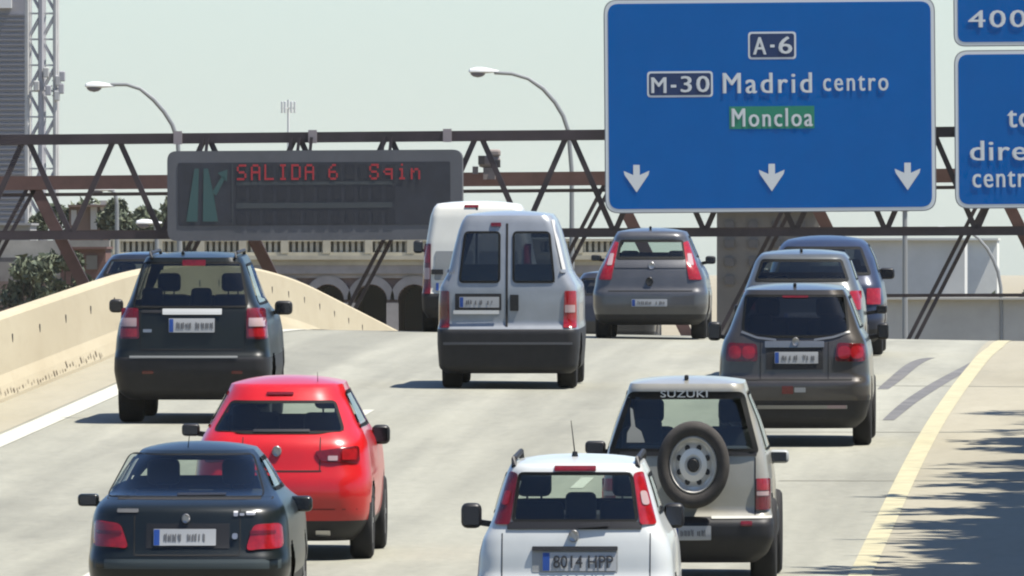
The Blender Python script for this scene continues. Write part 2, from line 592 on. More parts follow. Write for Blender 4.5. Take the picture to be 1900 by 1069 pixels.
    def mirror(s, box, yl, col, face=True):
        """box = px (x0,y0,x1,y1) of the housing"""
        a = s.loc(box[0], box[3], yl)
        b = s.loc(box[2], box[1], yl)
        cx, cz = (a[0] + b[0]) / 2, (a[1] + b[1]) / 2
        w, h = abs(b[0] - a[0]), abs(b[1] - a[1])
        mb = MB()
        mb.rbox((cx, yl, cz), (w, 0.13, h), min(w, h) * 0.3, seg=3)
        sg = 1 if cx > 0 else -1
        zz = min(cz - h * .25, s.zs[-1])
        xs = s.sidex(yl, zz) - 0.03
        mb.bar((sg * xs, yl + .03, zz - .03), (cx - sg * w * .2, yl + .03, zz), 0.05, 0.07)
        o = mb.build('mirror', col, s.root, smooth=True, angle=40)
        q = MB()
        q.rbox((cx, yl - 0.066, cz), (w * .76, 0.012, h * .72), min(w, h) * 0.005)
        q.build('mirror_glass', M['mirror'], o)
    def plate(s, pts, txt=None, yl=0.0, off=0.03, bars=True):
        """pts: px box x0,y0,x1,y1"""
        x0, y0, x1, y1 = pts
        quad = [(x0, y1), (x1, y1), (x1, y0), (x0, y0)]
        o = s.rpatch('number_plate', quad, M['plate'], off, 0.02, 0.01, yl)
        w = x1 - x0
        s.rpatch('country_band', [(x0 + 1, y1 - 1), (x0 + w * .1, y1 - 1), (x0 + w * .1, y0 + 1), (x0 + 1, y0 + 1)], M['plate_blue'], off + 0.004, 0.004, 0.002, yl, parent=o, nc=2, nr=2)
        mb = MB()
        h = y1 - y0
        if txt:
            a = s.loc(x0 + w * .15, y1 - h * .17, yl)
            b = s.loc(x0 + w * .96, y0 + h * .17, yl)
            put_text(mb, txt, a[0], a[1], b[0], b[1], off + 0.005, 1.0, 0.012, 0, s.rear)
        else:
            random.seed(int(x0))
            x = x0 + w * .17
            k = 0
            while x < x0 + w * .9:
                ww = w * random.uniform(.05, .09)
                if k != 4:
                    for e in range(random.choice((1, 2, 2))):
                        xa = x + ww * (.0 if e == 0 else .55)
                        q = s.poly([(xa, y1 - h * random.uniform(.24, .34)), (xa + ww * .36, y1 - h * random.uniform(.24, .34)), (xa + ww * .36, y0 + h * random.uniform(.24, .4)), (xa, y0 + h * random.uniform(.24, .4))], yl)
                        patch(mb, q, s.rear, off + 0.005, 0.002, 0, nc=1, nr=1)
                x += ww * 1.3
                k += 1
        mb.build('characters', M['ink'] if txt else M['smudge'], o)
        return o
    def emblem(s, px, py, rpx, yl=0.0, m=None, off=0.03, kind='round'):
        x, z = s.loc(px, py, yl)
        r = rpx / s.ppm
        mb = MB()
        y = s.rear(x, z, off)[1]
        mb.lathe([(r, 0.03), (r, 0.0), (r * .9, -0.006), (r * .78, -0.002), (0.001, -0.002)], 20, 'y', (x, y, z), SZ)
        if kind == 'slash':
            mb.bar((x - r * .5, y - .006, z + r * .7), (x + r * .5, y - .006, z - r * .7), r * .5, 0.014)
        mb.build('emblem', M['black'] if m is M['black'] else M['alloy'], s.root, smooth=True, angle=40)
    def antenna(s, px, ptop, pbase, yl, lean=0.0, r=0.006):
        x, zt = s.loc(px, ptop, yl)
        x2, zb = s.loc(px, pbase, yl)
        mb = MB()
        mb.tube([(x2, yl, zb - .03), (x2, yl, zb + .02)], [0.03, 0.02])
        mb.tube([(x2, yl, zb), (x2 + lean, yl - .05, zt)], [r, r * .5], 6)
        mb.build('antenna', M['black'], s.root, smooth=True, angle=40)
    def fin(s, px, py, yl):
        x, z = s.loc(px, py, yl)
        mb = MB()
        mb.rbox((x, yl, s.roof_z), (0.04, 0.12, 0.05), 0.015)
        mb.build('antenna', M['black'], s.root, smooth=True, angle=40)
    def strip(s, name, pts, m, off=0.015, thick=0.02, yl=0.0, r=0.008, parent=None):
        return s.rpatch(name, pts, m, off, thick, r, yl, parent=parent, nc=14, nr=2)
    def rect(s, name, x0, y0, x1, y1, m, off=0.015, thick=0.02, yl=0.0, r=0.01, parent=None):
        return s.rpatch(name, [(x0, y1), (x1, y1), (x1, y0), (x0, y0)], m, off, thick, r, yl, parent=parent)

def rows_px(c, lst):
    """(py, half px, yr) -> (z, half width m, yr)"""
    out = []
    for py, hp, yr in lst:
        X = c.X
        d = depth(X, c.Y + yr)
        z = wz(py, X, c.Y + yr) - c.zc - c.sl * yr
        out.append((z, hp * d / FPX, yr))
    return out
def hatch_front(c, zroof, zbelt, L, yr_roof):
    return [(0.0, L - .12), (0.35, L - .02), (zbelt - .28, L), (zbelt - .12, L - .1), (zbelt - .02, L * .76), (zbelt + .02, L * .735), (zroof, L * .735 - (zroof - zbelt) * 1.15)]
def std_windows(c, zb, zt, L, y0, g_side='glass_rear'):
    """polygons (front, side list); zb/zt window bottom and top"""
    wf = c.g(zb)[0] * .93
    wt = c.g(zt)[0] * .86
    fpoly = [(-wf, zb + .05), (wf, zb + .05), (wt, zt - .02), (-wt, zt - .02)]
    yfb, yft = c.g(zb + .05)[2], c.g(zt)[2]
    yb0, yt0 = c.g(zb)[1], c.g(zt)[1]
    ym = L * .44
    s1 = [(yb0 + .42, zb + .04), (ym - .04, zb + .03), (ym - .04, zt), (yt0 + .35, zt)]
    s2 = [(ym + .04, zb + .03), (yfb - .62, zb + .03), (yft - .42, zt), (ym + .04, zt)]
    return fpoly, [s1, s2]

# =============================================================== vehicles
# ---- silver panel van, middle lane
def build_van():
    c = Car('panel_van', 'silver grey panel van with two dark rear windows in the middle lane', 'van', 942, 215.8, 4.1)
    c.rc, c.bow = 0.14, 0.03
    rows = rows_px(c, [(693, 116, .1), (684, 128, .02), (640, 131, -.02), (612, 131, -.02), (604, 129, .05), (560, 129, .06), (535, 127, .07), (505, 111, .1), (470, 103, .14), (430, 93, .2), (408, 85, .24), (400, 78, .27)])
    zr = rows[-1][0]
    zb = c.loc(942, 505, .1)[1]
    c.prof(rows, hatch_front(c, zr, zb - .1, 4.1, .3))
    w1 = [(851, 525), (929, 525), (929, 429), (861, 429)]
    w2 = [(951, 525), (1031, 525), (1021, 429), (951, 429)]
    P1, P2 = c.poly(w1, .15), c.poly(w2, .15)
    fp, sp = std_windows(c, zb - .05, zr - .14, 4.1, 0)
    pt = paint('silver_van_paint', (0.31, 0.33, 0.355), 0.25, 0.35)
    c.body(pt, c.loc(942, 609)[1], [P1, P2], [fp], sp[1:], [0.75, 3.3], 0.31, 0.05)
    for p in (P1, P2): c.window_rear(p, 'glass_dark', 0.07, edge=0.03, local=True)
    c.window_front(fp)
    c.window_side(sp[1])
    c.wheels4(.90, .75, 3.3, 0.31, .26)
    # doors: seam, handle, plate recess
    c.rect('door_seam', 938, 415, 942, 606, M['under'], 0.006, 0.01, r=.002)
    c.rect('door_handle', 946, 547, 962, 577, M['black'], 0.02)
    c.rect('plate_recess', 844, 545, 930, 576, M['plastic'], 0.01)
    c.plate((852, 551, 926, 571), off=.02)
    c.rect('step_handle', 841, 576, 926, 583, mat('pale_trim', (.7, .7, .68), .4), 0.04)
    for x0, x1 in ((813, 834), (1045, 1070)):
        o = c.rpatch('tail_light', [(x0, 608), (x1, 608), (x1 - 1, 540), (x0 + 2, 540)], M['dark_lens'] if x0 < 900 else M['red_lens'], .02, .04, .02)
        c.rect('lens', x0 + 3, 566, x1 - 3, 580, M['clear_lens'] if x0 > 900 else M['dark_lens'], .026, .01, parent=o)
    c.rect('brake_light', 911, 413, 930, 420, M['dark_lens'], .02, yl=.2)
    c.rect('bumper_strip', 822, 635, 1062, 640, mat('bumper_strip_grey', (.12, .12, .13), .4), 0.012)
    c.strip('edge_trim', [(1044, 500), (1050, 500), (1028, 408), (1023, 408)], mat('pale_edge', (.6, .6, .58), .4), .02, .02, .2)
    for x0, x1 in ((826, 841), (1040, 1050)):
        c.rect('door_hinge', x0, 500, x1, 506, pt, .03, yl=.1)
    c.seats(.55, 1.15, 2.2, .9, rear=False)
build_van()

# ---- dark green SUV, left lane
def build_suv():
    c = Car('off_road_car', 'dark green off-road car with chrome tailgate bar beside the concrete barrier', 'car', 355, 199.7, 4.5)
    c.rc, c.bow = 0.18, 0.05
    rows = rows_px(c, [(742, 118, .14), (728, 138, .03), (690, 145, -.04), (662, 144, -.04), (655, 143, .02), (628, 141, .04), (600, 136, .06), (575, 126, .1), (560, 117, .15), (520, 104, .26), (486, 92, .36), (478, 87, .38)])
    zr = rows[-1][0]
    zb = c.loc(355, 573, .1)[1]
    c.prof(rows, hatch_front(c, zr, zb - .03, 4.5, .4))
    win = c.poly([(246, 571), (463, 571), (447, 486), (262, 486)], .25)
    fp, sp = std_windows(c, zb, zr - .08, 4.5, 0)
    pt = paint('dark_green_paint', (0.008, 0.011, 0.010), 0.1, 0.34, coat=.12)
    c.body(pt, c.loc(355, 664)[1], [win], [fp], sp, [0.85, 3.5], 0.36, 0.05)
    c.window_rear(win, 'glass_mid', .07, local=True)
    c.window_front(fp)
    for q in sp: c.window_side(q)
    c.wheels4(.94, .85, 3.5, .36, .30)
    c.rect('tailgate_bar', 301, 573, 411, 584, mat('bright_bar', (.62, .63, .62), .3), .03)
    c.rect('tailgate_trim', 262, 576, 300, 581, M['plastic'], .012)
    c.plate((313, 591, 398, 617))
    for x0, x1, q in ((219, 258, 0), (457, 496, 1)):
        o = c.rpatch('tail_light', [(x0, 629), (x1, 629), (x1 - 2 + 4 * (1 - q) - 4, 572), (x0 + 4 * (1 - q), 572)], M['dark_lens'], .018, .05, .03)
        c.rect('lens', x0 + 4, 590, x1 - 5, 606, M['clear_lens'], .026, .012, parent=o)
        c.rect('lens', x0 + 4, 610, x1 - 4, 625, M['red_lens'], .026, .012, parent=o)
    c.rect('brake_light', 339, 482, 382, 493, M['dark_lens'], .03, yl=.36)
    c.rect('bumper_strip', 240, 660, 441, 665, mat('bumper_grey_light', (.16, .17, .17), .4), .012)
    for x in (259, 453): c.rect('tailgate_seam', x, 578, x + 1.6, 652, M['under'], .004, .005, r=.001)
    c.rect('reflector', 264, 688, 285, 694, M['dark_lens'], .012)
    c.rect('reflector', 430, 688, 450, 694, M['dark_lens'], .012)
    c.rect('badge', 265, 611, 281, 617, M['alloy'], .012)
    c.rect('tailgate_seam', 262, 648, 450, 650, M['under'], .004, .006)
    for sg in (-1, 1):
        mb = MB()
        y1 = 2.3
        pts = [(sg * .52, .42, c.roof_z - .06), (sg * .53, .5, c.roof_z + .005), (sg * .53, y1, c.roof_z + .005), (sg * .52, y1 + .1, c.roof_z - .05)]
        mb.tube(pts, .022, 8)
        mb.build('roof_rail', M['plastic'], c.root, smooth=True, angle=40)
    c.mirror((203, 555, 229, 580), 2.4, M['black'])
    c.mirror((510, 558, 543, 584), 2.4, M['black'])
    c.fin(340, 460, .8)
    c.seats(.9, 1.56, 2.1, 1.15, sx=.40, rear_heads=(.06, -.55))
build_suv()

# ---- grey MPV, right lane
def build_mpv():
    c = Car('family_car', 'tall grey brown family car with dark tinted rear window in the right lane', 'car', 1473, 190.7, 4.65)
    c.rc, c.bow = 0.2, 0.05
    rows = rows_px(c, [(795, 112, .12), (780, 130, .02), (740, 140, -.03), (708, 140, -.03), (702, 139, .03), (660, 137, .05), (635, 132, .08), (617, 122, .12), (590, 112, .2), (548, 96, .36), (538, 90, .38)])
    zr = rows[-1][0]
    zb = c.loc(1473, 617, .12)[1]
    c.prof(rows, hatch_front(c, zr, zb - .03, 4.65, .4))
    win = c.poly([(1376, 613), (1405, 622), (1440, 626), (1510, 626), (1545, 622), (1577, 614), (1569, 547), (1381, 547)], .25)
    fp, sp = std_windows(c, zb, zr - .08, 4.65, 0)
    pt = paint('grey_brown_paint', (0.078, 0.070, 0.063), 0.4, 0.34)
    c.body(pt, c.loc(1473, 742)[1], [win], [fp], sp, [0.9, 3.65], 0.34, 0.05)
    c.window_rear(win, 'glass_dark', .05, local=True)
    c.window_front(fp)
    for q in sp: c.window_side(q, 'glass_dark')
    c.wheels4(.9, .9, 3.65, .34, .22)
    sil = mat('satin_trim', (.32, .32, .31), .3, .7)
    c.strip('window_trim', [(1374, 618), (1405, 629), (1440, 633), (1440, 629), (1405, 625), (1376, 614)], sil, .015)
    c.strip('window_trim', [(1578, 618), (1545, 628), (1510, 633), (1510, 629), (1545, 624), (1576, 614)], sil, .015)
    c.rect('tailgate_garnish', 1419, 633, 1529, 645, sil, .02)
    c.rect('plate_recess', 1421, 645, 1527, 686, M['plastic'], .006)
    c.plate((1437, 653, 1518, 675), off=.016)
    c.emblem(1476, 634, 7, m=M['chrome'], off=.04)
    for x0, x1 in ((1345, 1406), (1549, 1606)):
        o = c.rpatch('tail_light', [(x0, 671), (x1, 671), (x1 - 2, 638), (x0 + 4, 636)], M['dark_lens'], .02, .05, .05)
        for q in (.3, .72):
            xx = x0 + (x1 - x0) * q
            c.rpatch('lens', [(xx - 12, 666), (xx + 12, 666), (xx + 12, 642), (xx - 12, 642)], M['red_lens'], .03, .02, .07, parent=o)
    c.rect('tailgate_seam', 1352, 703, 1598, 706, M['under'], .005, .006)
    for x in (1410, 1536): c.rect('tailgate_seam', x, 634, x + 1.6, 704, M['under'], .004, .005, r=.001)
    o = c.rect('badge', 1451, 716, 1472, 731, M['dark_lens'], .012)
    c.rect('badge', 1474, 719, 1495, 728, M['alloy'], .012)
    c.rect('bumper_trim', 1405, 752, 1572, 759, sil, .02)
    c.rect('reflector', 1535, 752, 1570, 758, M['clear_lens'], .03)
    c.rect('brake_light', 1452, 548, 1500, 552, M['dark_lens'], .03, yl=.36)
    c.mirror((1314, 597, 1338, 632), 2.5, M['black'])
    c.mirror((1628, 599, 1649, 630), 2.5, M['black'])
    c.fin(1475, 533, .75)
    c.seats(.8, 1.45, 2.2, 1.2)
build_mpv()

# ---- red hatchback
def build_red():
    c = Car('hatchback', 'bright red hatchback right behind the dark green off-road car', 'car', 521, 155.7, 4.2)
    c.rc, c.bow = 0.3, 0.12
    rows = rows_px(c, [(1004, 132, .16), (990, 150, .06), (960, 160, 0), (920, 163, -.04), (890, 163, -.02), (872, 161, .03), (850, 159, .06), (825, 155, .1), (812, 150, .16), (802, 143, .24), (770, 128, .44), (745, 116, .6), (735, 110, .64), (728, 107, .66), (714, 102, .76)])
    zr = rows[-1][0]
    zb = c.loc(521, 802, .24)[1]
    c.prof(rows, hatch_front(c, zr, zb - .03, 4.2, .4), 4)
    win = c.poly([(395, 799), (450, 804), (590, 804), (641, 799), (620, 744), (425, 744)], .4)
    fp, sp = std_windows(c, zb, zr - .06, 4.2, 0)
    pt = paint('red_paint', (0.55, 0.009, 0.011), 0.0, 0.3, 0.06)
    c.body(pt, c.loc(521, 968)[1], [win], [fp], sp, [0.75, 3.3], 0.32, 0.07)
    c.window_rear(win, 'glass_rear', .05, local=True)
    c.window_front(fp)
    for q in sp: c.window_side(q)
    c.wheels4(.86, .75, 3.3, .32, .22)
    for x0, x1, q in ((376, 460, -1), (582, 666, 1)):
        pts = [(x0 + 14, 857), (x1, 860), (x1 - 2, 828), (x0, 838)] if q > 0 else [(x0, 860), (x1 - 14, 857), (x1, 838), (x0 + 2, 828)]
        o = c.rpatch('tail_light', pts, M['dark_lens'], .02, .05, .04)
        xa, xb = (x0 + 26, x0 + 44) if q > 0 else (x1 - 44, x1 - 26)
        c.rect('lens', xa, 846, xb, 855, M['clear_lens'], .03, .02, parent=o)
        xa, xb = (x0 + 52, x1 - 6) if q > 0 else (x0 + 6, x1 - 52)
        c.rect('lens', xa, 834, xb, 854, M['red_lens'], .03, .02, parent=o)
    c.emblem(513, 838, 9, m=M['alloy'], kind='slash')
    c.rect('tailgate_seam', 450, 873, 596, 876, M['under'], .004, .006)
    for x in (448, 592): c.rect('tailgate_seam', x, 812, x + 2, 875, M['under'], .004, .005, r=.001)
    c.rect('bumper_crease', 380, 944, 662, 947, mat('red_crease', (.2, .004, .006), .5), .003, .004, r=.001)
    c.rect('brake_light', 495, 727, 545, 732, M['dark_lens'], .02, yl=.64)
    c.rect('wiper', 470, 796, 575, 801, M['black'], .03, yl=.25)
    c.rect('exhaust_pipe', 585, 985, 612, 996, M['chrome'], .02, .08)
    c.mirror((338, 786, 371, 809), 2.15, M['black'])
    c.mirror((690, 788, 724, 824), 2.15, M['black'])
    c.antenna(590, 690, 712, 1.0, r=.004)
    c.seats(.75, 1.38, 1.95, 1.05, sx=.37, rear_heads=(-.4,))
build_red()

# ---- dark sedan front left
def build_sedan():
    c = Car('saloon_car', 'dark blue green saloon car in the foreground, overlapping the red hatchback', 'car', 346, 140.0, 4.4)
    c.rc, c.bow = 0.26, 0.12
    rows = rows_px(c, [(1122, 160, .16), (1110, 176, .06), (1060, 186, -.03), (1036, 186, -.03), (1028, 184, .02), (1000, 183, .06), (964, 180, .1), (945, 174, .13), (930, 166, .18), (926, 160, .5), (918, 152, .62), (880, 133, .98), (852, 116, 1.2), (842, 108, 1.28), (836, 102, 1.34)])
    zr = rows[-1][0]
    zb = c.loc(346, 921, .55)[1]
    c.prof(rows, hatch_front(c, zr, zb - .03, 4.4, 1.2), 2)
    win = c.poly([(197, 920), (496, 920), (464, 844), (231, 844)], .9)
    fp, sp = std_windows(c, zb, zr - .06, 4.4, 0)
    sp[0] = [(sp[0][0][0] + .15, sp[0][0][1])] + sp[0][1:]
    pt = paint('dark_teal_paint', (0.007, 0.011, 0.012), 0.1, 0.3, coat=.12)
    c.body(pt, c.loc(346, 1075)[1], [win], [fp], sp, [0.85, 3.4], 0.31, 0.06)
    c.window_rear(win, 'glass_rear', .06, edge=.014, local=True)
    c.window_front(fp)
    for q in sp: c.window_side(q)
    c.wheels4(.85, .85, 3.4, .31, .2)
    for x0, x1, m_ in ((168, 238, 0), (455, 524, 1)):
        pts = [(x0, 1014), (x1, 1018), (x1 - 16, 972), (x0 + 2, 966)] if m_ == 0 else [(x0, 1022), (x1, 1018), (x1 - 4, 972), (x0 + 14, 974)]
        o = c.rpatch('tail_light', pts, M['red_lens'], .02, .05, .05)
        c.rect('lens', x0 + 8, 985, x1 - 14, 992, M['dark_lens'], .026, .01, parent=o)
    c.rect('plate_recess', 270, 972, 425, 1018, M['black'], .006)
    c.plate((284, 982, 400, 1013), off=.018)
    c.emblem(344, 963, 8, m=M['chrome'], kind='slash')
    for x0, y0, x1, y1 in ((432, 949, 440, 959), (443, 953, 452, 958), (455, 950, 472, 957)):
        c.rect('badge', x0, y0, x1, y1, M['alloy'], .014, .01)
    c.rect('badge', 215, 945, 255, 952, mat('dull_badge', (.12, .12, .12), .4), .012)
    c.rect('boot_lock', 430, 990, 440, 1001, M['alloy'], .03, r=.03)
    c.rect('bumper_strip', 170, 1038, 520, 1056, mat('bumper_strip_teal', (.05, .065, .068), .45), .012, r=.01)
    c.rect('lid_seam_lip_shade', 190, 926, 500, 930, M['under'], .01, .01)  # dark strip paints the shadow under the boot lip
    for x in (247, 443): c.rect('lid_seam_lip_shade', x, 934, x + 2, 1030, M['under'], .004, .005, r=.001)
    c.rect('lid_seam_lip_shade', 249, 1029, 443, 1032, M['under'], .004, .005, r=.001)
    c.rect('wiper', 330, 914, 420, 918, M['black'], .04, yl=.6)
    c.mirror((145, 916, 184, 939), 2.3, pt)
    c.mirror((536, 920, 580, 949), 2.3, pt)
    c.antenna(349, 800, 834, 1.5, .02, r=.005)
    c.seats(.7, 1.16, 2.15, 1.45, sx=.33, rear_heads=())
build_sedan()

# ---- white small car front middle
def build_small():
    c = Car('small_car', 'small white car with tall red corner lamps in the foreground', 'car', 1066, 134.0, 3.6)
    c.rc, c.bow = 0.16, 0.05
    rows = rows_px(c, [(1178, 160, .12), (1160, 176, .04), (1110, 182, -.03), (1078, 182, -.02), (1068, 181, .02), (1030, 178, .04), (1000, 171, .07), (981, 160, .1), (960, 152, .14), (920, 141, .2), (885, 130, .25), (872, 125, .24), (862, 120, .3)])
    zr = rows[-1][0]
    zb = c.loc(1066, 965, .12)[1]
    c.prof(rows, hatch_front(c, zr, zb - .03, 3.6, .4))
    win = c.poly([(949, 969), (1186, 969), (1173, 876), (961, 876)], .2)
    fp, sp = std_windows(c, zb, zr - .08, 3.6, 0)
    pt = paint('white_paint', (0.47, 0.485, 0.475), 0.0, 0.35, 0.05, k=0.74)
    c.body(pt, c.loc(1066, 1140)[1], [win], [fp], sp, [0.6, 2.9], 0.3, 0.06)
    c.window_rear(win, 'glass_rear', .05, local=True)
    c.window_front(fp)
    for q in sp: c.window_side(q)
    c.wheels4(.8, .6, 2.9, .3, .19)
    for sg in (-1, 1):
        f = (lambda x: x) if sg < 0 else (lambda x: 2132 - x)
        pts = [(f(914), 974), (f(945), 974), (f(959), 880), (f(941), 876)]
        if sg > 0: pts = pts[::-1]
        o = c.rpatch('tail_light', pts, M['red_lens'] if sg > 0 else M['dark_lens'], .02, .06, .03)
        q = [(f(927), 938), (f(941), 938), (f(946), 912), (f(934), 912)]
        if sg > 0: q = q[::-1]
        c.rpatch('lens', q, M['clear_lens'] if sg > 0 else M['red_lens'], .032, .02, .03, parent=o)
    c.strip('window_trim', [(940, 983), (1190, 983), (1190, 969), (940, 969)], M['black'], .014)
    c.strip('wiper', [(1075, 980), (1130, 976), (1130, 969), (1075, 973)], M['black'], .04, yl=.1)
    c.rect('brake_light', 1029, 864, 1106, 874, M['dark_lens'], .02, yl=.24)
    c.emblem(1065, 994, 10, m=M['chrome'], kind='slash', yl=.1)
    c.rect('plate_recess', 987, 1015, 1146, 1062, mat('recess_grey', (.3, .31, .31), .5), .004)
    c.rect('plate_light', 987, 1014, 1146, 1022, M['plastic'], .03)
    c.plate((1006, 1025, 1143, 1060), '8014 HPP', off=.014)
    for x in (930, 1205):
        c.rect('tailgate_seam', x, 990, x + 2, 1075, M['plastic'], .003, .004)
    for x0, sg in ((955, -1), (1184, 1)):
        x, z = c.loc(x0, 845, .5)
        mb = MB()
        pts = [(x, .38, c.roof_z - .08), (x, .44, c.roof_z - .015), (x, 1.9, c.roof_z - .0), (x, 2.0, c.roof_z - .05)]
        mb.tube(pts, .024, 8)
        mb.build('roof_rail', M['plastic'], c.root, smooth=True, angle=40)
    c.mirror((856, 933, 894, 980), 1.85, M['black'])
    c.mirror((1232, 933, 1270, 980), 1.85, M['black'])
    c.antenna(1067, 780, 842, .8, -.03, r=.006)
    c.seats(.75, 1.28, 1.75, .95, sx=.40, rear_heads=(0.02,))
build_small()

# ---- silver 4x4 with spare wheel
def build_jeep():
    c = Car('jeep', 'silver jeep with a spare wheel on its tailgate next to the white small car', 'car', 1272, 150.0, 3.8)
    c.rc, c.bow = 0.12, 0.03
    rows = rows_px(c, [(1044, 128, .1), (1030, 150, .02), (1000, 162, -.08), (962, 162, -.08), (957, 157, .05), (900, 154, .06), (850, 148, .08), (820, 140, .1), (780, 128, .15), (735, 110, .22), (722, 108, .2), (712, 104, .24)])
    zr = rows[-1][0]
    zb = c.loc(1272, 846, .08)[1]
    c.prof(rows, hatch_front(c, zr, zb - .03, 3.8, .4))
    win = c.poly([(1128, 842), (1410, 842), (1380, 727), (1166, 727)], .15)
    fp, sp = std_windows(c, zb, zr - .08, 3.8, 0)
    pt = paint('silver_beige_paint', (0.335, 0.325, 0.285), 0.1, 0.36)
    c.body(pt, c.loc(1272, 956)[1], [win], [fp], sp, [0.65, 2.85], 0.35, 0.05)
    c.window_rear(win, 'glass_rear', .06, edge=.05, local=True)
    c.window_front(fp)
    for q in sp: c.window_side(q)
    c.wheels4(.83, .65, 2.85, .35, .24)
    mb = MB()
    c.rpatch('sun_strip', [(1172, 741), (1376, 741), (1375, 728), (1174, 728)], M['frit'], .015, .002, .01, .21)
    a, b = c.loc(1226, 737, .21), c.loc(1313, 725, .21)
    put_text(mb, 'SUZUKI', a[0], a[1], b[0], b[1], .022, 1.05, .02, 0, c.rear)
    mb.build('lettering', M['white_print'], c.root)
    # white sticker low on the window
    st = c.rpatch('sticker', [(1163, 821), (1197, 821), (1190, 800), (1179, 792), (1174, 760), (1169, 756), (1171, 790), (1164, 803)], mat('sticker_white', (.2, .21, .2), .6), .016, .002, .004, .12)
    # spare wheel
    x, z = c.loc(1287, 862, -.1)
    sp_o = empty('spare_wheel', (x, -.16, z))
    sp_o.parent = c.root
    r = 67 / c.ppm
    zs = 81 / 67
    t = MB()
    t.lathe([(r * .64, .1), (r * .9, .11), (r, .07), (r, -.05), (r * .96, -.085), (r * .86, -.1), (r * .72, -.09), (r * .64, -.05)], 48, 'y', zs=zs)
    t.build('tyre', M['spare_rubber'], sp_o, smooth=True, angle=60)
    q = MB()
    q.lathe([(r * .66, -.06), (r * .63, -.075), (r * .6, -.05), (r * .56, .0), (r * .5, .01), (r * .38, -.04), (r * .24, -.05), (r * .18, -.04), (.001, -.035)], 40, 'y', zs=zs)
    q.build('rim', mat('dull_alloy', (.85, .82, .76), .4, .3), sp_o, smooth=True, angle=30)
    h = MB()
    for k in range(8):
        a = 2 * math.pi * (k + .5) / 8
        h.lathe([(r * .075, -.045), (r * .07, -.05), (.001, -.05)], 10, 'y', (math.cos(a) * r * .42, .012, math.sin(a) * r * .42 * zs), zs)
    h.lathe([(r * .17, -.04), (r * .16, -.075), (r * .12, -.085), (.001, -.085)], 20, 'y', zs=zs)
    h.build('hub', M['black'], sp_o, smooth=True, angle=30)
    b2 = MB()
    b2.box((x, 0.02, z), (.3, .16, .3))
    b2.build('wheel_carrier', M['plastic'], c.root)
    for x0, x1 in ((1116, 1142), (1402, 1429)):
        o = c.rpatch('tail_light', [(x0, 946), (x1, 946), (x1, 888), (x0, 888)], M['dark_lens'], .03, .06, .015)
        c.rect('lens', x0 + 2, 888, x1 - 2, 910, M['red_lens'], .036, .02, parent=o)
        c.rect('lens', x0 + 2, 912, x1 - 2, 920, M['clear_lens'], .036, .02, parent=o)
    c.rect('bumper_top', 1320, 957, 1432, 962, mat('pale_bumper_top', (.5, .5, .47), .5), .02)
    c.rect('reflector', 1375, 966, 1396, 976, M['dark_lens'], .014)
    c.plate((1252, 975, 1320, 1002), off=.05)
    c.rect('tailgate_seam', 1400, 850, 1402, 956, M['under'], .004, .004)
    c.rect('belt_trim', 1130, 838, 1404, 846, M['plastic'], .016, yl=.08)
    c.rect('tow_box', 1220, 950, 1262, 985, M['plastic'], .03, .1)
    c.mirror((1427, 835, 1464, 859), 1.75, mat('mirror_silver', (.4, .42, .43), .35))
    c.mirror((1086, 818, 1124, 842), 1.75, M['black'])
    c.fin(1274, 702, .5)
    c.seats(.8, 1.42, 1.85, 1.05, sx=.40, rear_heads=(-.38,))
build_jeep()

# ---- grey hatchback on the crest
def build_punto():
    c = Car('hatchback', 'grey hatchback with tall red lamps beside its window, at the crest of the road', 'car', 1206, 250.0, 4.0)
    c.rc, c.bow = 0.2, 0.07
    rows = rows_px(c, [(603, 88, .14), (595, 100, .04), (570, 106, -.03), (542, 106, -.02), (536, 104, .03), (515, 101, .06), (498, 94, .1), (488, 88, .15), (470, 80, .3), (446, 70, .48), (438, 67, .46), (430, 62, .55)])
    zr = rows[-1][0]
    zb = c.loc(1206, 482, .2)[1]
    c.prof(rows, hatch_front(c, zr, zb - .03, 4.0, .4))
    win = c.poly([(1143, 481), (1274, 481), (1267, 445), (1150, 445)], .3)
    fp, sp = std_windows(c, zb, zr - .06, 4.0, 0)
    pt = paint('grey_blue_paint', (0.10, 0.10, 0.105), 0.35, 0.34)
    c.body(pt, c.loc(1206, 585)[1], [win], [fp], sp, [0.7, 3.2], 0.31, 0.06)
    c.window_rear(win, 'glass_rear', .05, edge=.04, local=True)
    c.window_front(fp)
    for q in sp: c.window_side(q)
    c.wheels4(.86, .7, 3.2, .31, .24)
    for sg in (-1, 1):
        f = (lambda x: x) if sg < 0 else (lambda x: 2412 - x)
        pts = [(f(1110), 519), (f(1134), 519), (f(1146), 450), (f(1137), 447)]
        if sg > 0: pts = pts[::-1]
        o = c.rpatch('tail_light', pts, M['red_lens'], .02, .05, .02)
        q = [(f(1125), 492), (f(1135), 492), (f(1138), 470), (f(1130), 470)]
        if sg > 0: q = q[::-1]
        c.rpatch('lens', q, M['clear_lens'], .03, .02, .02, parent=o)
    c.rect('tailgate_top', 1140, 486, 1272, 497, pt, .012)
    c.emblem(1209, 493, 6, yl=.1)
    c.emblem(1205, 522, 7, m=M['black'])
    c.plate((1172, 555, 1238, 569))
    c.rect('tailgate_seam', 1128, 539, 1285, 541, M['under'], .004, .005)
    c.mirror((1097, 473, 1116, 484), 2.1, M['black'])
    c.mirror((1309, 475, 1328, 490), 2.1, M['black'])
    c.fin(1207, 420, .8)
    c.seats(.68, 1.1, 1.9, 1.05, sx=.37)
build_punto()

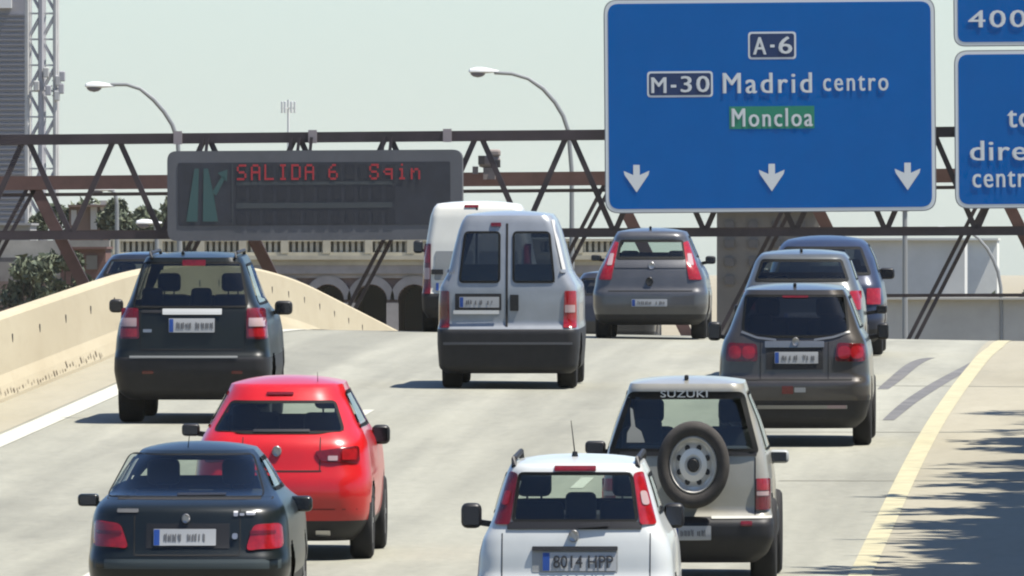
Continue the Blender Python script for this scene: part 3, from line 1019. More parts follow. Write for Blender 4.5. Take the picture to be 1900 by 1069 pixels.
# ---- white van behind the silver one
def build_white_van():
    c = Car('delivery_van', 'white high delivery van half hidden behind the silver van', 'van', 884, 258.0, 4.8)
    c.rc, c.bow = 0.12, 0.02
    rows = rows_px(c, [(590, 92, .1), (575, 101, .02), (548, 102, -.02), (540, 101, .03), (490, 99, .05), (450, 94, .08), (400, 86, .14), (384, 80, .18), (378, 74, .24)])
    zr = rows[-1][0]
    zb = c.loc(884, 470, .1)[1]
    c.prof(rows, hatch_front(c, zr, zb - .1, 4.8, .3))
    w1 = c.poly([(806, 520), (878, 520), (878, 466), (808, 466)], .1)
    w2 = c.poly([(890, 520), (962, 520), (960, 466), (890, 466)], .1)
    fp, sp = std_windows(c, zb, zr - .14, 4.8, 0)
    pt = paint('white_van_paint', (0.72, 0.71, 0.64), 0.0, 0.4, 0.04)
    c.body(pt, c.loc(884, 545)[1], [], [fp], sp[1:], [0.9, 3.9], 0.33, 0.05)
    c.window_front(fp); c.window_side(sp[1])
    c.rpatch('lower_shade', w1, mat('shade_grey', (.28, .29, .29), .4), .012, .01, .03, local=True)  # grey patches paint the shade on the lower half of the white rear
    c.rpatch('lower_shade', w2, mat('shade_grey', (.28, .29, .29), .4), .012, .01, .03, local=True)
    c.wheels4(.9, .9, 3.9, .33, .24)
    for x0, x1 in ((783, 799), (969, 985)):
        o = c.rpatch('tail_light', [(x0, 545), (x1, 545), (x1, 452), (x0 + 4, 452)], M['dark_lens'], .02, .05, .02)
        c.rect('lens', x0 + 3, 456, x1 - 2, 488, M['red_lens'], .026, .02, parent=o)
        c.rect('lens', x0 + 3, 497, x1 - 2, 518, M['clear_lens'], .026, .02, parent=o)
    c.rect('handle', 800, 500, 822, 509, M['black'], .03)
    c.rect('brake_light', 862, 380, 888, 385, M['dark_lens'], .02, yl=.18)
    c.rect('door_seam', 882, 385, 886, 545, M['under'], .004, .006)
    c.plate((808, 524, 868, 540))
    c.mirror((767, 446, 785, 470), 2.9, M['black'])
    c.seats(.8, 1.3, 3.0, 1.0, rear=False)
build_white_van()

# ---- silver hatch and dark car ahead in the right lane
def build_silver():
    c = Car('hatchback', 'light grey hatchback just ahead of the tall grey brown family car', 'car', 1487, 222.0, 4.1)
    c.rc, c.bow = 0.2, 0.07
    rows = rows_px(c, [(672, 95, .14), (660, 108, .03), (630, 115, -.03), (600, 115, 0), (560, 111, .06), (540, 106, .1), (522, 99, .2), (484, 86, .5), (478, 82, .5), (472, 76, .6)])
    zr = rows[-1][0]
    zb = c.loc(1487, 526, .2)[1]
    c.prof(rows, hatch_front(c, zr, zb - .03, 4.1, .4))
    win = c.poly([(1399, 522), (1577, 522), (1562, 481), (1412, 481)], .35)
    fp, sp = std_windows(c, zb, zr - .06, 4.1, 0)
    pt = paint('pale_grey_paint', (0.11, 0.118, 0.118), 0.3, 0.34)
    c.body(pt, c.loc(1487, 640)[1], [win], [fp], sp, [0.75, 3.3], 0.31, 0.05)
    c.window_rear(win, 'glass_rear', .05, edge=.04, local=True)
    c.window_front(fp)
    for q in sp: c.window_side(q)
    c.wheels4(.86, .75, 3.3, .31, .22)
    for x0, x1 in ((1376, 1400), (1574, 1598)):
        c.rpatch('tail_light', [(x0, 575), (x1, 575), (x1, 540), (x0 + 3, 540)], M['red_lens'], .02, .05, .02)
    c.plate((1455, 580, 1520, 596))
    c.mirror((1626, 565, 1646, 582), 2.1, M['black'])
    c.mirror((1362, 565, 1382, 582), 2.1, M['black'])
    c.fin(1487, 465, .9)
    c.seats(.68, 1.12, 1.9, 1.05, sx=.37)
build_silver()
def build_dark():
    c = Car('saloon_car', 'dark blue car with rounded roof leading the right lane near the crest', 'car', 1527, 236.0, 4.4)
    c.rc, c.bow = 0.22, 0.08
    rows = rows_px(c, [(636, 92, .14), (626, 105, .03), (596, 112, -.03), (560, 112, .02), (530, 107, .08), (512, 101, .2), (480, 92, .5), (456, 80, .8), (450, 75, .9), (446, 68, 1.0)])
    zr = rows[-1][0]
    zb = c.loc(1527, 512, .2)[1]
    c.prof(rows, hatch_front(c, zr, zb - .03, 4.4, .4))
    win = c.poly([(1436, 510), (1618, 510), (1598, 458), (1455, 458)], .5)
    fp, sp = std_windows(c, zb, zr - .06, 4.4, 0)
    pt = paint('dark_blue_paint', (0.03, 0.04, 0.075), 0.2, 0.3, coat=.2)
    c.body(pt, c.loc(1527, 610)[1], [win], [fp], sp, [0.85, 3.5], 0.32, 0.06)
    c.window_rear(win, 'glass_dark', .05, edge=.04, local=True)
    c.window_front(fp)
    for q in sp: c.window_side(q, 'glass_dark')
    c.wheels4(.86, .85, 3.5, .32, .22)
    for x0, x1 in ((1418, 1446), (1608, 1634)):
        c.rpatch('tail_light', [(x0, 565), (x1, 565), (x1, 535), (x0, 535)], M['red_lens'], .02, .05, .02)
    c.plate((1495, 575, 1560, 590))
    c.mirror((1632, 497, 1660, 518), 2.2, M['black'])
    c.mirror((1402, 497, 1428, 518), 2.2, M['black'])
    c.seats(.68, 1.12, 2.0, 1.15, sx=.37)
build_dark()
def build_far(name, label, xc, Y, top, hw, col, group='cars driving along the road'):
    """plain saloon, only its upper part shows over the crest or the barrier"""
    c = Car(name, label, 'car', xc, Y, 4.2, group)
    z = c.loc(xc, top, .8)[1]
    k = z / 1.6
    c.rc, c.bow = .2, .07
    rows = [(.24, hw * .86, .14), (.34, hw * .97, .02), (.6, hw, -.03), (.95 * k, hw * .98, .06), (1.08 * k, hw * .9, .2), (1.45 * k, hw * .7, .7), (z - .06, hw * .62, .8)]
    c.prof(rows, hatch_front(c, z, 1.03 * k, 4.2, .4))
    win = [(-hw * .8, 1.1 * k), (hw * .8, 1.1 * k), (hw * .66, 1.44 * k), (-hw * .66, 1.44 * k)]
    fp, sp = std_windows(c, 1.06 * k, z - .12, 4.2, 0)
    c.body(paint(name + '_paint', col, .2, .3), .4, [win], [fp], sp, [.8, 3.3], .31, .06)
    c.window_rear(win, 'glass_rear', .05, edge=.04, local=True)
    c.window_front(fp)
    for q in sp: c.window_side(q)
    c.wheels4(hw, .8, 3.3, .31, .22)
    for sg in (-1, 1):
        x = sg * hw * .8
        c.rpatch('tail_light', [(x - .13, .75 * k), (x + .13, .75 * k), (x + .12, .95 * k), (x - .12, .95 * k)], M['red_lens'], .02, .05, .03, local=True)
    c.seats(.65, 1.05 * k, 2.0, 1.1)
    return c
build_far('saloon_car', 'black car showing only its roof above the left concrete barrier', 262, 270, 466, .85, (.012, .014, .02))
build_far('hatchback', 'dark car beyond the crest between the silver van and the grey hatchback', 1132, 292, 500, .82, (.03, .03, .035))

# =============================================================== ground, road, markings
def noise_chain(t, coord, scale, stretch, detail=6, rough=.6):
    mp = t.nodes.new('ShaderNodeMapping')
    mp.inputs['Scale'].default_value = stretch
    n = t.nodes.new('ShaderNodeTexNoise')
    n.inputs['Scale'].default_value = scale
    n.inputs['Detail'].default_value = detail
    n.inputs['Roughness'].default_value = rough
    t.links.new(coord, mp.inputs[0])
    t.links.new(mp.outputs[0], n.inputs['Vector'])
    return n.outputs[0]
def layered(name, c1, c2, c3, s1, st1, s2, st2, rough=.85, f2=.5, bump=.15, spec=.3):
    c1, c2, c3 = [tuple(x * KA for x in c) for c in (c1, c2, c3)]
    m = bpy.data.materials.new(name)
    m.use_nodes = True
    t = m.node_tree
    b = t.nodes['Principled BSDF']
    b.inputs['Roughness'].default_value = rough
    b.inputs['Specular IOR Level'].default_value = spec
    tc = t.nodes.new('ShaderNodeTexCoord').outputs['Object']
    n1 = noise_chain(t, tc, s1, st1)
    n2 = noise_chain(t, tc, s2, st2, 8, .7)
    mr = t.nodes.new('ShaderNodeMapRange')
    mr.inputs[1].default_value, mr.inputs[2].default_value = .32, .68
    t.links.new(n1, mr.inputs[0])
    a = t.nodes.new('ShaderNodeMix'); a.data_type = 'RGBA'
    a.inputs[6].default_value, a.inputs[7].default_value = (*c1, 1), (*c2, 1)
    t.links.new(mr.outputs[0], a.inputs[0])
    mr2 = t.nodes.new('ShaderNodeMapRange')
    mr2.inputs[1].default_value, mr2.inputs[2].default_value, mr2.inputs[4].default_value = .5, .75, f2
    t.links.new(n2, mr2.inputs[0])
    a2 = t.nodes.new('ShaderNodeMix'); a2.data_type = 'RGBA'
    a2.inputs[7].default_value = (*c3, 1)
    t.links.new(mr2.outputs[0], a2.inputs[0])
    t.links.new(a.outputs[2], a2.inputs[6])
    t.links.new(a2.outputs[2], b.inputs['Base Color'])
    if bump:
        bp = t.nodes.new('ShaderNodeBump')
        bp.inputs['Strength'].default_value = bump
        t.links.new(n2, bp.inputs['Height'])
        t.links.new(bp.outputs[0], b.inputs['Normal'])
    return m
M['asphalt'] = layered('worn_asphalt', (.298, .293, .236), (.338, .332, .27), (.243, .239, .195), .35, (1, .12, 1), 3.0, (1, .25, 1), .8, .45, .06)
def tracks(m, amt, sc):
    t = m.node_tree
    b = t.nodes['Principled BSDF']
    src = b.inputs['Base Color'].links[0].from_socket
    tc = t.nodes.new('ShaderNodeTexCoord').outputs['Object']
    n1 = noise_chain(t, tc, 1.0, (sc, .006, 1), 3, .6)
    n2 = noise_chain(t, tc, 9.0, (1, .5, 1), 8, .8)
    n3 = noise_chain(t, tc, .22, (1.4, .25, 1), 4, .6)
    cur = src
    for n, lo, hi, a in ((n1, .35, .65, amt), (n2, .35, .65, amt * .8), (n3, .5, .7, amt * .9)):
        mr = t.nodes.new('ShaderNodeMapRange')
        mr.inputs[1].default_value, mr.inputs[2].default_value = lo, hi
        mr.inputs[3].default_value, mr.inputs[4].default_value = 1.0 + a * .3, 1.0 - a
        t.links.new(n, mr.inputs[0])
        mx = t.nodes.new('ShaderNodeMix'); mx.data_type, mx.blend_type = 'RGBA', 'MULTIPLY'
        mx.inputs[0].default_value = 1
        t.links.new(cur, mx.inputs[6]); t.links.new(mr.outputs[0], mx.inputs[7])
        cur = mx.outputs[2]
    t.links.new(cur, b.inputs['Base Color'])
tracks(M['asphalt'], .25, .9)
M['ground'] = layered('dry_ground', (.26, .22, .15), (.32, .28, .2), (.12, .13, .06), .2, (1, 1, 1), 1.5, (1, 1, 1), .95, .5)
M['shoulder'] = layered('pale_shoulder', (.34, .31, .225), (.375, .345, .26), (.26, .24, .18), .5, (1, .15, 1), 4.0, (1, .3, 1), .85, .4, .05)
tracks(M['shoulder'], .14, .6)
M['yellow_line'] = mat('yellow_line', (.47, .425, .26), .6, noise=.2, nscale=3)
M['white_line'] = mat('white_line', (.55, .54, .45), .6, noise=.12, nscale=3)
M['skid'] = mat('skid_rubber', (.14, .135, .13), .8, noise=.35, nscale=2)
M['concrete'] = layered('barrier_concrete', (.45, .385, .26), (.51, .445, .31), (.36, .30, .20), .6, (1, .2, 1.0), 2.2, (1, .35, 2.0), .9, .35, .08)

def ysteps(a, b):
    out, y = [], a
    while y < b:
        out.append(y)
        y += 1.0 if 180 < y < 330 else 2.5
    return out + [b]
def sheet(name, xa, xb, ya, yb, m, lift=0.0, nx=1, path=None):
    mb = MB()
    ys = ysteps(ya, yb)
    vs = []
    for y in ys:
        a, b = (xa, xb) if path is None else path(y)
        for i in range(nx + 1):
            x = a + (b - a) * i / nx
            vs.append((x, y, road_z(x, y) + lift))
    fs = [(j * (nx + 1) + i, j * (nx + 1) + i + 1, (j + 1) * (nx + 1) + i + 1, (j + 1) * (nx + 1) + i) for j in range(len(ys) - 1) for i in range(nx)]
    return mb.add(vs, fs).build(name, m)
tag(sheet('road', -15.0, -2.7, -30, 440, M['asphalt'], 0.0, 8), kind='structure')
tag(sheet('road_shoulder', -2.7, 1.2, -30, 440, M['shoulder'], 0.0, 3), kind='structure')
# terrain: one sheet to the horizon
mb = MB()
ys = [-60, 0, 60, 120, 160, 200] + list(range(210, 330, 5)) + [340, 360, 380, 400, 420, 440, 470, 520, 600, 800, 1200, 2500, 9000]
xs = [-3000, -400, -120, -60, -30, -20, -15.2, -10, -5, 0, 1.5, 6, 15, 40, 120, 400, 3000]
vs = [(x, y, road_z(x, y) - .12 - (.0 if y < 440 else .2)) for y in ys for x in xs]
n = len(xs)
fs = [(j * n + i, j * n + i + 1, (j + 1) * n + i + 1, (j + 1) * n + i) for j in range(len(ys) - 1) for i in range(n - 1)]
tag(mb.add(vs, fs).build('ground', M['ground']), kind='structure')
# markings, each a sheet 4 mm above the road
YLW = lambda y: (-2.92 + .000065 * max(0, min(y, 246) - 175) ** 2, -2.70 + .000065 * max(0, min(y, 246) - 175) ** 2)
tag(sheet('road_marking', 0, 0, 20, 420, M['yellow_line'], .006, 1, YLW), kind='structure')
tag(sheet('road_marking', -14.0, -13.66, 20, 420, M['white_line'], .006), kind='structure')
for xl in (-10.05, -6.35):
    y = 32.3 + (0 if xl < -8 else 8)
    while y < (207 if xl < -8 else 195):
        tag(sheet('road_marking', xl - .07, xl + .07, y, y + 3.5, M['white_line'], .006), kind='structure')
        y += 17.0
# skid marks swerving toward the edge line
def skid(pts, w):
    mb = MB()
    vs = []
    n = 24
    for i in range(n + 1):
        t = i / n * (len(pts) - 1)
        k = min(int(t), len(pts) - 2)
        u = t - k
        p0, p1, p2, p3 = (Vector(pts[max(k - 1, 0)]), Vector(pts[k]), Vector(pts[k + 1]), Vector(pts[min(k + 2, len(pts) - 1)]))
        q = .5 * ((2 * p1) + (p2 - p0) * u + (2 * p0 - 5 * p1 + 4 * p2 - p3) * u * u + (3 * p1 - p0 - 3 * p2 + p3) * u ** 3)
        ww = w * (0.5 + .5 * math.sin(math.pi * min(1, .15 + .8 * i / n)))
        for s_ in (-1, 1):
            x = q.x + s_ * ww / 2
            vs.append((x, q.y, road_z(x, q.y) + .004))
    fs = [(2 * i, 2 * i + 1, 2 * i + 3, 2 * i + 2) for i in range(n)]
    tag(mb.add(vs, fs).build('skid_mark', M['skid']), kind='structure')
def on_road(px, py):
    Y = 120.0
    best = None
    while Y < 262:
        X = wx(px, Y)
        e = CAMZ - (road_z(X, Y) - 0) - depth(X, Y) * (py - YH) / FPX
        if best is None or abs(e) < best[0]: best = (abs(e), X, Y)
        Y += .25
    return (best[1], best[2])
skid([on_road(*p) for p in ((1648, 780), (1690, 745), (1745, 710), (1790, 685), (1818, 668))], .2)
skid([on_road(*p) for p in ((1638, 722), (1660, 705), (1690, 680), (1712, 668), (1728, 664))], .2)

tag(sheet('paved_strip', -14.95, -14.06, 20, 420, M['shoulder'], .004), kind='structure')
# transverse joints in the right-hand slab
M['joint'] = mat('slab_joint', (.21, .205, .165), .9)
for xa, xb, yy in ((-6.2, -.4, 717), (-5.2, -.6, 803), (-4.2, -.4, 893)):
    X_, Y_ = on_road(1700, yy)
    tag(sheet('slab_joint', xa, xb, Y_, Y_ + .22, M['joint'], .003, 4), kind='structure')

# =============================================================== concrete barrier (left)
def barrier():
    root = empty('concrete_barrier', (-15.2, 200, road_z(-15.2, 200)))
    tag(root, 'long cream concrete barrier along the left edge of the road', 'barrier')
    mb = MB()
    prof = [(.27, -.1), (.26, .05), (.215, .2), (.165, .33), (.09, 1.02), (.06, 1.06), (-.12, 1.06), (-.15, 1.0), (-.3, .2), (-.4, -.1)]
    ys = ysteps(40, 400)
    vs = []
    for y in ys:
        z = road_z(-15.2, y)
        for a, h in prof: vs.append((a, y - 200, z + h - root.location.z))
    n = len(prof)
    fs = [(j * n + i, j * n + i + 1, (j + 1) * n + i + 1, (j + 1) * n + i) for j in range(len(ys) - 1) for i in range(n - 1)]
    mb.add(vs, fs).build('wall', M['concrete'], root)
    # lifting holes
    for k in range(34):
        y = 150 + k * 5.2
        z = road_z(-15.2, y) - root.location.z + .74
        h = MB()
        h.lathe([(.055, .0), (.05, .012), (.001, .012)], 12, 'x', (.118, y - 200, z), SZ)
        h.build('lifting_hole', M['under'], root)
    # dirt line streaks: tar at the foot
    d = MB()
    random.seed(3)
    for k in range(60):
        y = 196 + k * .55 + random.uniform(-.1, .1)
        z = road_z(-15.2, y) - root.location.z + .08 + random.uniform(-.02, .04)
        w = random.uniform(.05, .2); hh = random.uniform(.02, .09)
        x = .26 - (z - (road_z(-15.2, y) - root.location.z + .05)) * .30 + .012
        d.add([(x, y - 200, z), (x, y - 200 + w, z), (x - hh * .3, y - 200 + w * .8, z + hh), (x - hh * .3, y - 200 + .01, z + hh)], [(0, 1, 2, 3)])
    tag(d.build('dirt_stains', mat('barrier_dirt', (.24, .195, .135), .9, noise=.4, nscale=8), root), kind='stuff')
barrier()

# =============================================================== sign gantry
GY = 417.0
M['steel'] = mat('gantry_steel', (.05, .036, .042), .6, noise=.3, nscale=1.2)
M['steel2'] = mat('gantry_rust', (.16, .088, .078), .7, noise=.3, nscale=.9)
M['steel_light'] = mat('gantry_light', (.35, .3, .3), .6)
def gantry():
    root = empty('gantry_bridge', (wx(950, GY), GY, road_z(-8, GY)))
    tag(root, 'rusty brown steel truss bridge carrying the road signs above the road', 'gantry')
    O = root.location.copy()
    def Q(px, py, Y): return P(px, py, Y) - O
    def member(name, a, b, Y, w, m, Yb=None, h=None):
        mb = MB()
        mb.bar(Q(a[0], a[1], Y), Q(b[0], b[1], Yb or Y), w, h or w)
        return mb.build(name, m, root)
    ty = lambda x: 258.5 - .0085 * x + 1
    by = lambda x: 438 - .0045 * x
    my = lambda x: 340 - .008 * x
    F, B_ = GY - 1.1, GY + 1.1
    member('top_chord', (-500, ty(-500)), (2600, ty(2600)), F, .26, M['steel'])
    member('top_chord', (-500, ty(-500) + 3), (2600, ty(2600) + 3), B_, .2, M['steel'])
    member('bottom_chord', (-500, by(-500)), (2600, by(2600)), F, .2, M['steel'])
    member('bottom_chord', (-500, by(-500) - 4), (2600, by(2600) - 4), B_, .16, M['steel'])
    member('walkway_beam', (-500, my(-500)), (2600, my(2600)), GY + 1.6, .36, M['steel2'])
    member('rail', (-500, my(-500) + 22), (2600, my(2600) + 22), GY + 1.9, .09, M['steel'])
    # upper warren bracing
    for k in range(-9, 10):
        x = 1056 + 168 * k
        for sg in (-1, 1):
            member('brace', (x + sg * 4, ty(x)), (x + sg * 84, by(x)), F + .0, .14, M['steel'])
    # lower legs
    for k in range(-2, 6):
        x = 60 + 357 * k
        member('leg', (x, my(x)), (x + 178, 690), GY + 1.6, .30, M['steel2'])
        for d in (-7, 7):
            member('strut', (x + d, my(x) + 6), (x - 178 + d, 680), GY + 1.5, .10, M['steel'])
    member('lower_chord', (-500, 682), (2600, 682), GY + 1.6, .34, M['steel2'])
    member('pipe', (1560, 549), (2600, 545), GY + 2.4, .09, M['steel'])
    for x in (330, 580, 830):
        mb = MB()
        mb.box(Q(x, ty(x) - 1, F - .15), (.22, .12, .34))
        mb.build('bracket', M['steel_light'], root)
    for x in (375, 385, 540, 555, 578, 712, 726):
        member('hanger', (x, ty(x)), (x - 3, 284), F - .3, .08, M['steel'])
gantry()

# ---- LED message board
def led_board():
    Y = GY - 1.9
    c = P(584, 361, Y)
    root = empty('message_board', c)
    tag(root, 'grey electronic message board with red lettering hanging on the steel truss', 'message board')
    root.rotation_euler = (0, -R(.3), 0)
    s = depth(c.x, Y) / FPX
    X = lambda px: (px - 584) * s
    Z = lambda py: -(py - 361) * s
    def slab(name, x0, y0, x1, y1, ya, yb, m, r=0.0, parent=None):
        poly = fillet([(X(x0), Z(y1)), (X(x1), Z(y1)), (X(x1), Z(y0)), (X(x0), Z(y0))], r, 5) if r else [(X(x0), Z(y1)), (X(x1), Z(y1)), (X(x1), Z(y0)), (X(x0), Z(y0))]
        n = len(poly)
        vs = [(a, ya, b) for a, b in poly] + [(a, yb, b) for a, b in poly]
        fs = [tuple(range(n)), tuple(range(n, 2 * n))[::-1]] + [(i, (i + 1) % n, n + (i + 1) % n, n + i) for i in range(n)]
        return MB().add(vs, fs).build(name, m, parent or root)
    gm = mat('board_grey', (.115, .12, .135), .6, noise=.15, nscale=.8)
    slab('housing', 310, 279, 858, 446, 0, .75, gm, .25)
    dm = mat('board_screen', (.032, .036, .05), .5, noise=.2, nscale=2)
    sc = slab('screen', 330, 301, 836, 418, -.012, .02, dm, .05)
    # rows of unlit modules
    md = mat('module_dark', (.022, .026, .038), .6)
    mm = mat('module_edge', (.055, .066, .075), .6)
    for row, (ya, yb) in enumerate(((306, 334), (346, 370), (390, 416))):
        for k in range(12):
            x = 440 + k * 25.2
            MB().box(((X(x) + X(x + 17)) / 2, -.016, (Z(ya) + Z(yb)) / 2), (17 * s, .012, (yb - ya) * s)).build('module', md, sc)
    e = MB()
    for y0, y1 in ((337, 343), (376, 386)):
        e.add([(X(438), -.02, Z(y1)), (X(728), -.02, Z(y1)), (X(728), -.02, Z(y0)), (X(438), -.02, Z(y0))], [(0, 1, 2, 3)])
    e.add([(X(430), -.02, Z(416)), (X(432), -.02, Z(416)), (X(432), -.02, Z(303)), (X(430), -.02, Z(303))], [(0, 1, 2, 3)])
    e.build('module_edge', mm, sc)
    # red LED letters, 5x7 dots
    G = {'S': '01111 10000 10000 01110 00001 00001 11110', 'A': '01110 10001 10001 11111 10001 10001 10001', 'L': '10000 10000 10000 10000 10000 10000 11111',
         'I': '01110 00100 00100 00100 00100 00100 01110', 'D': '11110 10001 10001 10001 10001 10001 11110', '6': '00110 01000 10000 11110 10001 10001 01110',
         '5': '11111 10000 11110 00001 00001 10001 01110', 'q': '00000 00000 01111 10001 01111 00001 00001', 'i': '00100 00000 01100 00100 00100 00100 01110', 'n': '00000 00000 10110 11001 10001 10001 10001',
         's': '01111 10001 10000 01110 00001 10001 01110'}
    red = mat('red_leds', (.22, .02, .03), .5, emit=(1, .05, .07), estr=.05)
    L = MB()
    lay = [('S', 440), ('A', 466), ('L', 491), ('I', 517), ('D', 541), ('A', 566), ('6', 610), ('s', 686), ('q', 712), ('i', 738), ('n', 763)]
    for ch, x0 in lay:
        for r_, row in enumerate(G[ch].split()):
            for k, v in enumerate(row):
                if v == '1':
                    x, y = x0 + k * 3.5, 305 + r_ * 4.2
                    L.box((X(x + 1.4), -.024, Z(y + 1.6)), (3.2 * s, .012, 3.9 * s))
    L.build('red_lettering', red, sc)
    teal = mat('teal_leds', (.035, .07, .075), .5, emit=(.1, .42, .4), estr=.018)
    T = MB()
    def shape(pts):
        n = len(pts)
        T.add([(X(a), -.024, Z(b)) for a, b in pts], [tuple(range(n))])
    shape([(345, 410), (366, 410), (369, 312), (361, 312)])
    shape([(376, 410), (404, 410), (396, 360), (386, 312), (378, 312)])
    shape([(393, 356), (401, 362), (418, 330), (412, 326)])
    shape([(404, 320), (422, 314), (421, 336)])
    T.build('pictogram', teal, sc)
led_board()

# ---- blue direction signs
M['sign_blue'] = mat('sign_blue', (.0, .088, .31), .6, noise=.05, nscale=1, spec=.02, k=.9)
M['sign_white'] = mat('sign_white', (.52, .54, .54), .5, k=.9)
M['sign_green'] = mat('sign_green', (.01, .17, .10), .5, k=.9)
M['sign_navy'] = mat('sign_navy', (.004, .03, .12), .5)
M['sign_back'] = mat('sign_back', (.25, .26, .27), .5)
class Sign:
    def __init__(s, name, label, x0, y0, x1, y1, Y, r=24, tilt=-.45):
        s.cx, s.cy = (x0 + x1) / 2, (y0 + y1) / 2
        c = P(s.cx, s.cy, Y)
        s.root = empty(name, c, (0, R(tilt), 0))
        tag(s.root, label, 'road sign', 'blue direction signs on the truss')
        s.s = depth(c.x, Y) / FPX
        s.slab('backing', x0, y0, x1, y1, 0, .12, M['sign_back'], r)
        s.slab('border', x0 + 2, y0 + 2, x1 - 2, y1 - 2, -.006, .01, M['sign_white'], r - 2)
        s.face = s.slab('face', x0 + 8, y0 + 8, x1 - 8, y1 - 8, -.012, .004, M['sign_blue'], r - 7)
    def X(s, px): return (px - s.cx) * s.s
    def Z(s, py): return -(py - s.cy) * s.s
    def slab(s, name, x0, y0, x1, y1, ya, yb, m, r=0, parent=None):
        poly = [(s.X(x0), s.Z(y1)), (s.X(x1), s.Z(y1)), (s.X(x1), s.Z(y0)), (s.X(x0), s.Z(y0))]
        if r: poly = fillet(poly, r * s.s, 6)
        n = len(poly)
        vs = [(a, ya, b) for a, b in poly] + [(a, yb, b) for a, b in poly]
        fs = [tuple(range(n)), tuple(range(n, 2 * n))[::-1]] + [(i, (i + 1) % n, n + (i + 1) % n, n + i) for i in range(n)]
        return MB().add(vs, fs).build(name, m, parent or s.root)
    def text(s, txt, x0, y0, x1, y1, spacing=1.1, bold=.015, name='lettering', y=-.024):
        mb = MB()
        put_text(mb, txt, s.X(x0), s.Z(y1), s.X(x1), s.Z(y0), y, spacing, bold)
        return mb.build(name, M['sign_white'], s.face)
    def boxed(s, x0, y0, x1, y1):
        o = s.slab('number_frame', x0, y0, x1, y1, -.016, -.008, M['sign_white'], 7, s.face)
        s.slab('number_field', x0 + 3.5, y0 + 3.5, x1 - 3.5, y1 - 3.5, -.020, -.014, M['sign_navy'], 5, s.face)
    def arrow(s, x, y):
        mb = MB()
        pts = [(x - 6, y - 27), (x + 6, y - 27), (x + 6, y - 8), (x + 24, y - 16), (x + 22, y - 8), (x, y + 24), (x - 22, y - 8), (x - 24, y - 16), (x - 6, y - 8)]
        vs = [(s.X(a), -.024, s.Z(b)) for a, b in pts]
        mb.add(vs, [tuple(range(len(pts)))])
        mb.build('arrow', M['sign_white'], s.face)
def signs():
    Y = GY - 1.75
    s = Sign('direction_sign', 'largest blue overhead sign reading Madrid centro with three white arrows', 1121, -3, 1736, 394, Y, 27)
    s.boxed(1389, 59, 1478, 110)
    s.text('A', 1399, 69, 1422, 101, bold=.03); s.text('6', 1446, 68, 1470, 100, bold=.03)
    s.slab('hyphen', 1430, 83, 1438, 88, -.024, -.02, M['sign_white'], 0, s.face)
    s.boxed(1201, 131, 1323, 179)
    s.text('M', 1209, 142, 1236, 171, bold=.03)
    s.slab('hyphen', 1245, 156, 1255, 161, -.024, -.02, M['sign_white'], 0, s.face)
    s.text('30', 1264, 140, 1316, 170, 1.15, bold=.03)
    s.text('Madrid', 1342, 135, 1506, 173, 1.22, .028)
    s.text('centro', 1528, 142, 1648, 170, 1.25, .028)
    s.slab('green_field', 1353, 197, 1511, 239, -.018, -.008, M['sign_green'], 0, s.face)
    s.text('Moncloa', 1358, 201, 1507, 235, 1.2, .028)
    for x in (1180, 1431, 1683): s.arrow(x, 331)
    t = Sign('direction_sign', 'short blue sign panel reading 400, at the upper right', 1769, -70, 2150, 85, Y, 22)
    t.text('400 m', 1797, 18, 1980, 50, 1.15, .028)
    u = Sign('direction_sign', 'tall blue sign panel under the 400 panel, cut by the right edge', 1771, 92, 2150, 386, Y, 26)
    u.text('todas', 1870, 196, 1990, 236, 1.12, .03)
    u.text('direcciones', 1800, 260, 2110, 297, 1.1, .03)
    u.text('centro', 1804, 317, 1926, 347, 1.15, .03)
    # hangers behind each sign
    for r, x0, x1, yy in ((s, 1121, 1736, ((40, 380))), (u, 1771, 2150, ((110, 376)))):
        for q in (.2, .5, .8):
            xx = x0 + (x1 - x0) * q
            mb = MB()
            mb.bar((r.X(xx), .2, r.Z(yy[0])), (r.X(xx), .2, r.Z(yy[1])), .12, .12)
            mb.build('mounting_post', M['steel'], r.root)
    mb = MB()
    mb.bar((t.X(1900), .2, t.Z(-60)), (t.X(1900), .2, t.Z(80)), .12, .12)
    mb.build('mounting_post', M['steel'], t.root)
signs()

# ---- floodlight / camera on the walkway beam
def device():
    Y = GY + .9
    c = P(908, 330, Y)
    root = empty('floodlight', c)
    tag(root, 'beige floodlight standing on the beam between the message board and the blue sign', 'floodlight')
    s = depth(c.x, Y) / FPX
    bm_ = mat('device_beige', (.34, .29, .27), .6, noise=.2, nscale=4)
    dk = mat('device_dark', (.06, .055, .06), .6)
    mb = MB(); mb.rbox((0, 0, 30 * s), (40 * s, .35, 22 * s), .08, seg=2); mb.rbox((8 * s, -.05, 46 * s), (26 * s, .3, 14 * s), .06)
    mb.build('housing', bm_, root)
    mb = MB(); mb.box((-14 * s, -.2, 33 * s), (12 * s, .12, 16 * s)); mb.box((16 * s, -.2, 26 * s), (10 * s, .12, 14 * s))
    mb.build('lens', dk, root)
    mb = MB(); mb.box((0, 0, 8 * s), (22 * s, .3, 22 * s)); mb.box((-26 * s, 0, 14 * s), (10 * s, .25, 14 * s))
    mb.build('bracket', bm_, root)
device()

